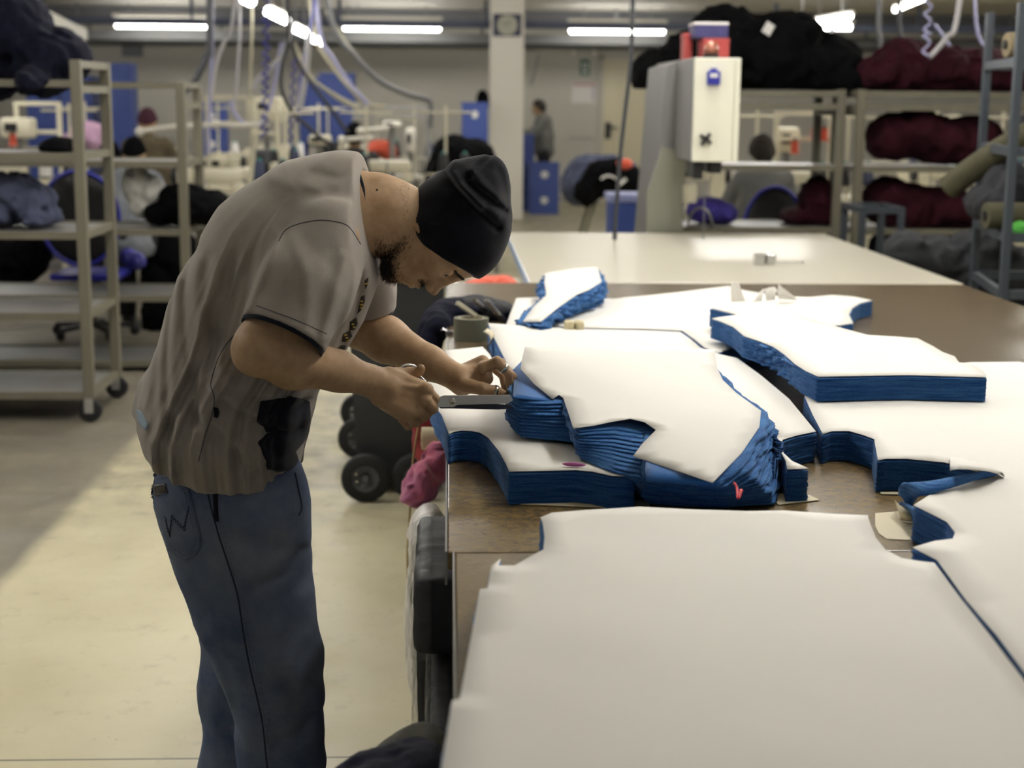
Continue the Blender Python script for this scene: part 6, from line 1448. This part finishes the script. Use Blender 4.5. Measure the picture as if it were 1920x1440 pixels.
# ---------------------------------------------------------------- cables and air hoses
m_cw = mat('white_cable', (186, 184, 186), .5); m_cg = mat('grey_cable', (104, 105, 106), .5); m_cd = mat('dark_cable', (52, 54, 58), .55); m_cb = mat('blue_hose', (46, 52, 150), .4); m_cl = mat('lilac_hose', (168, 168, 206), .4); m_cc = mat('cream_cable', (190, 184, 158), .5)
def cable(label, pts, Y, r, m, Y2=None, coil=0, name='hanging_cable'):
    n = len(pts); q = [atY(x, y, Y + ((Y2 or Y) - Y) * i / max(1, n - 1)) for i, (x, y) in enumerate(pts)]
    if pts[0][1] <= 0: q[0][2] = max(q[0][2], HC - .002); q[0][1] = q[0][1]
    s = spline(q, 10); b = MB()
    if coil:
        s2 = resample(s, .012); out = []
        for i, p in enumerate(s2): a = i * .9; out.append(p + np.array([math.cos(a) * coil, math.sin(a) * coil, 0]))
        s = out
    b.tube(s, r, 6); return one(name, b, m, label, 'hose' if coil or 'hose' in label else 'cable', 'cables and hoses hanging over the sewing lines', smooth=True)
cable('thick dark cable curving down right of the first lamp', [(397, -6), (393, 70), (385, 110), (362, 158), (350, 166), (346, 174)], 10.5, .022, m_cd)
cable('thin white cable left of the hoses, falling straight', [(400, -6), (398, 60), (396, 130), (393, 200), (390, 290)], 13.0, .014, m_cl)
cable('white cable from the lamp row slanting down left', [(452, -4), (436, 40), (420, 80), (405, 120), (396, 180)], 13.0, .016, m_cw)
cable('white vertical drop beside the slanting white cable', [(450, -6), (449, 50), (446, 120), (440, 200)], 13.4, .012, m_cw)
cable('thin grey drop left of the lamp row', [(474, -6), (472, 60), (470, 130), (468, 186)], 13.5, .010, m_cc)
cable('bright white hose bending from the lamps to the cream frame', [(548, 40), (540, 75), (524, 110), (500, 135), (482, 152), (476, 168)], 13.2, .022, m_cw)
cable('white looped cable hanging below the cream frame', [(432, 188), (440, 212), (456, 230), (478, 235), (494, 222), (508, 188), (518, 140), (528, 80)], 13.2, .015, m_cl)
cable('blue coiled hose falling beside the cream frame', [(500, -6), (499, 60), (498, 130), (497, 200), (495, 258)], 13.0, .010, m_cb, coil=.026, name='hanging_air_hose')
cable('second blue coiled hose right of the first', [(552, 110), (549, 170), (546, 230), (545, 280)], 13.0, .008, m_cb, coil=.018, name='hanging_air_hose')
cable('white conduit falling below the slanting lamps', [(580, 60), (576, 110), (570, 160), (562, 205)], 13.6, .026, m_cw)
cable('blue hose slanting to the white conduit', [(600, -6), (585, 40), (575, 90), (565, 150), (556, 230)], 13.8, .014, m_cb)
cable('dark cable looping right behind the bent back', [(536, -6), (540, 60), (530, 120), (528, 165), (545, 205), (580, 240), (612, 266), (636, 270)], 12.8, .016, m_cd)
cable('grey cable crossing down to the dark-haired person', [(545, 60), (556, 110), (580, 150), (610, 190), (640, 232), (652, 248)], 13.5, .016, m_cd)
cable('cream cable sweeping right below the grey one', [(552, 80), (570, 130), (600, 160), (640, 185), (672, 200)], 13.6, .015, m_cc)
cable('lilac hose sweeping right to the grey frame', [(588, -6), (600, 60), (625, 110), (655, 155), (690, 196)], 14.4, .018, m_cl)
cable('upper cream cable sweeping to the grey frame', [(575, -6), (590, 60), (620, 120), (660, 170), (692, 196), (720, 200)], 14.6, .016, m_cc)
cable('thick dark grey cable sweeping far right to the pale frame', [(596, -6), (625, 50), (665, 105), (710, 150), (760, 175), (800, 186), (808, 200), (806, 240)], 14.8, .026, m_cg)
cable('thin cream cable below the thick grey one', [(610, 20), (650, 80), (690, 130), (740, 168), (790, 188)], 14.9, .013, m_cc)
cable('thin cream cable under the slanting lamps', [(556, 90), (590, 150), (640, 190), (700, 214), (780, 224)], 14.2, .008, m_cc)
cable('long black cable hanging over the white table', [(1189, -8), (1185, 60), (1181, 130), (1173, 200), (1165, 270), (1160, 330), (1155, 400), (1152, 452)], 8.1, .011, m_cd)
cable('fine grey wire falling beside the pillar', [(1010, 100), (1004, 130), (995, 160)], 22.0, .012, m_cg)
cable('pale coiled hose hanging at the right above maroon cloth', [(1741, -8), (1740, 30), (1738, 70), (1736, 108)], 9.5, .008, m_cl, coil=.02, name='hanging_air_hose')
cable('white cable curving down to the maroon cloth', [(1808, -8), (1795, 30), (1775, 70), (1752, 98), (1742, 108)], 9.5, .016, m_cw)
cable('grey hose falling left of the coiled hose', [(1646, -8), (1648, 30), (1650, 70), (1653, 100)], 9.8, .016, m_cg)
cable('dark hose falling between grey and coiled hoses', [(1682, -8), (1686, 30), (1692, 76)], 9.8, .014, m_cd)
cable('thin lilac line slanting at the upper right', [(1812, -8), (1830, 40), (1850, 90)], 10.2, .010, m_cl)
cable('thin pale line slanting down to the right rack', [(1752, 45), (1770, 70), (1790, 100)], 10.4, .009, m_cl)
for px, y1, lb in ((1612, 72, 'left of the two lamp posts'), (1600, 96, 'right of the two lamp posts')):
    pass
cable('white conduit below the level lamp behind the black heap', [(1562, 30), (1560, 60), (1556, 90)], 16.0, .03, m_cw)

# pale lamp arms over the sewing line, dark boxes under the tables
for pts, Y, lb in (([(262, 247), (330, 237), (402, 233)], 13.0, 'pale jointed arm crossing in front of the brown fleece'), ([(404, 233), (440, 236), (505, 232)], 13.1, 'pale arm under the looped cable'), ([(676, 246), (730, 240)], 15.0, 'short pale arm right of the dark-haired person'), ([(640, 262), (700, 258)], 15.1, 'lower short pale arm by the orange garment')):
    q = [atY(x, y, Y) for x, y in pts]; b = MB()
    b.tube(q, .022, 8); t = thing('hanging_lamp_arm', lb, 'arm', q[0]); b.build('arm', m_white, t, True, True)
    MB().ball(q[0], .04, 6).build('joint', m_white, t, True, True)
heap('dark_cloth', [(30, 490, 50, 40), (60, 470, 30, 44), (0, 470, 40, 24)], 10.6, .2, m_blackc, 'black bundle under the sewing line, seen low through the nearest trolley', 'cloth', .02, .02, (6, 6, 6), 31)
heap('dark_cloth', [(320, 470, 40, 44), (300, 520, 30, 40), (350, 500, 30, 50), (310, 590, 40, 50), (350, 620, 30, 40)], 11.0, .2, m_blackc, 'black bundle low behind the second trolley', 'cloth', .02, .02, (6, 6, 6), 32)
heap('blue_cloth', [(255, 490, 16, 14), (240, 480, 12, 12)], 10.2, .1, m_royal, 'royal blue cloth beside the seat of the left chair', 'cloth', .014, .01, (10, 10, 10), 33, kind=None)
for px, py, Y, w_, h_, m_, lb in ((500, 205, 15.92, .20, .12, m_cream, 'big cream machine head behind the blue hoses'), (495, 300, 14.8, .12, .10, m_greyc, 'dark grey panel below the cream head'), (600, 262, 15.4, .11, .05, m_cream, 'cream lamp hood by the crate pair'), (455, 325, 12.6, .06, .05, m_cream, 'cream control box under the green lamp'), (735, 232, 16.6, .10, .03, m_white, 'flat white lamp right of the dark-haired person'),
                            (770, 262, 15.8, .05, .12, m_white, 'upright white cabinet left of the pale frame post'), (35, 240, 14.0, .14, .09, m_cream, 'cream machine box behind the nearest trolley'), (1475, 262, 12.6, .09, .10, m_cream, 'cream machine head left of the red lights')):
    c = atY(px, py, Y); t = thing('mounted_machine_unit', lb, 'machine', (c[0], Y, 0)); z = c[2]
    MB().box((-w_, -.1, z - h_), (w_, .1, z + h_), .03).build('casing', m_, t, auto=40); MB().box((-w_ * .7, -.112, z - h_ * .3), (w_ * .1, -.101, z + h_ * .5), .004).build('panel', m_black, t); MB().cyl((0, 0, 0), (0, 0, z - h_ - .001), .03, 10).build('stand', m_grey, t)
for px, py, Y, lb in ((1490, 276, 12.3, 'red machine part left under the cream head'), (1528, 252, 12.3, 'orange red spool right of the cream head'), (1545, 252, 12.35, 'orange red spool farthest right of the cream head'), (24, 262, 13.5, 'red tool hanging at the left picture edge')):
    c = atY(px, py, Y); t = thing('hanging_red_spool', lb, 'spool', tuple(c)); MB().lathe([(.001, -.05), (.04, -.05), (.03, -.04), (.03, .04), (.04, .05), (.001, .05)], n=16).build('thread', m_orange, t, auto=40); MB().cyl((0, 0, .05), (0, 0, .07), .012, 8).build('tip', m_black, t)

heap('dark_cloth', [(1670, 470, 36, 40), (1730, 465, 50, 40), (1800, 470, 56, 40)], 9.8, .16, m_dk, 'dark cloth heaped on the bottom shelf of the right-hand trolley', 'cloth', .022, .02, (6, 6, 6), 41, zmin=zr[0] + .01)
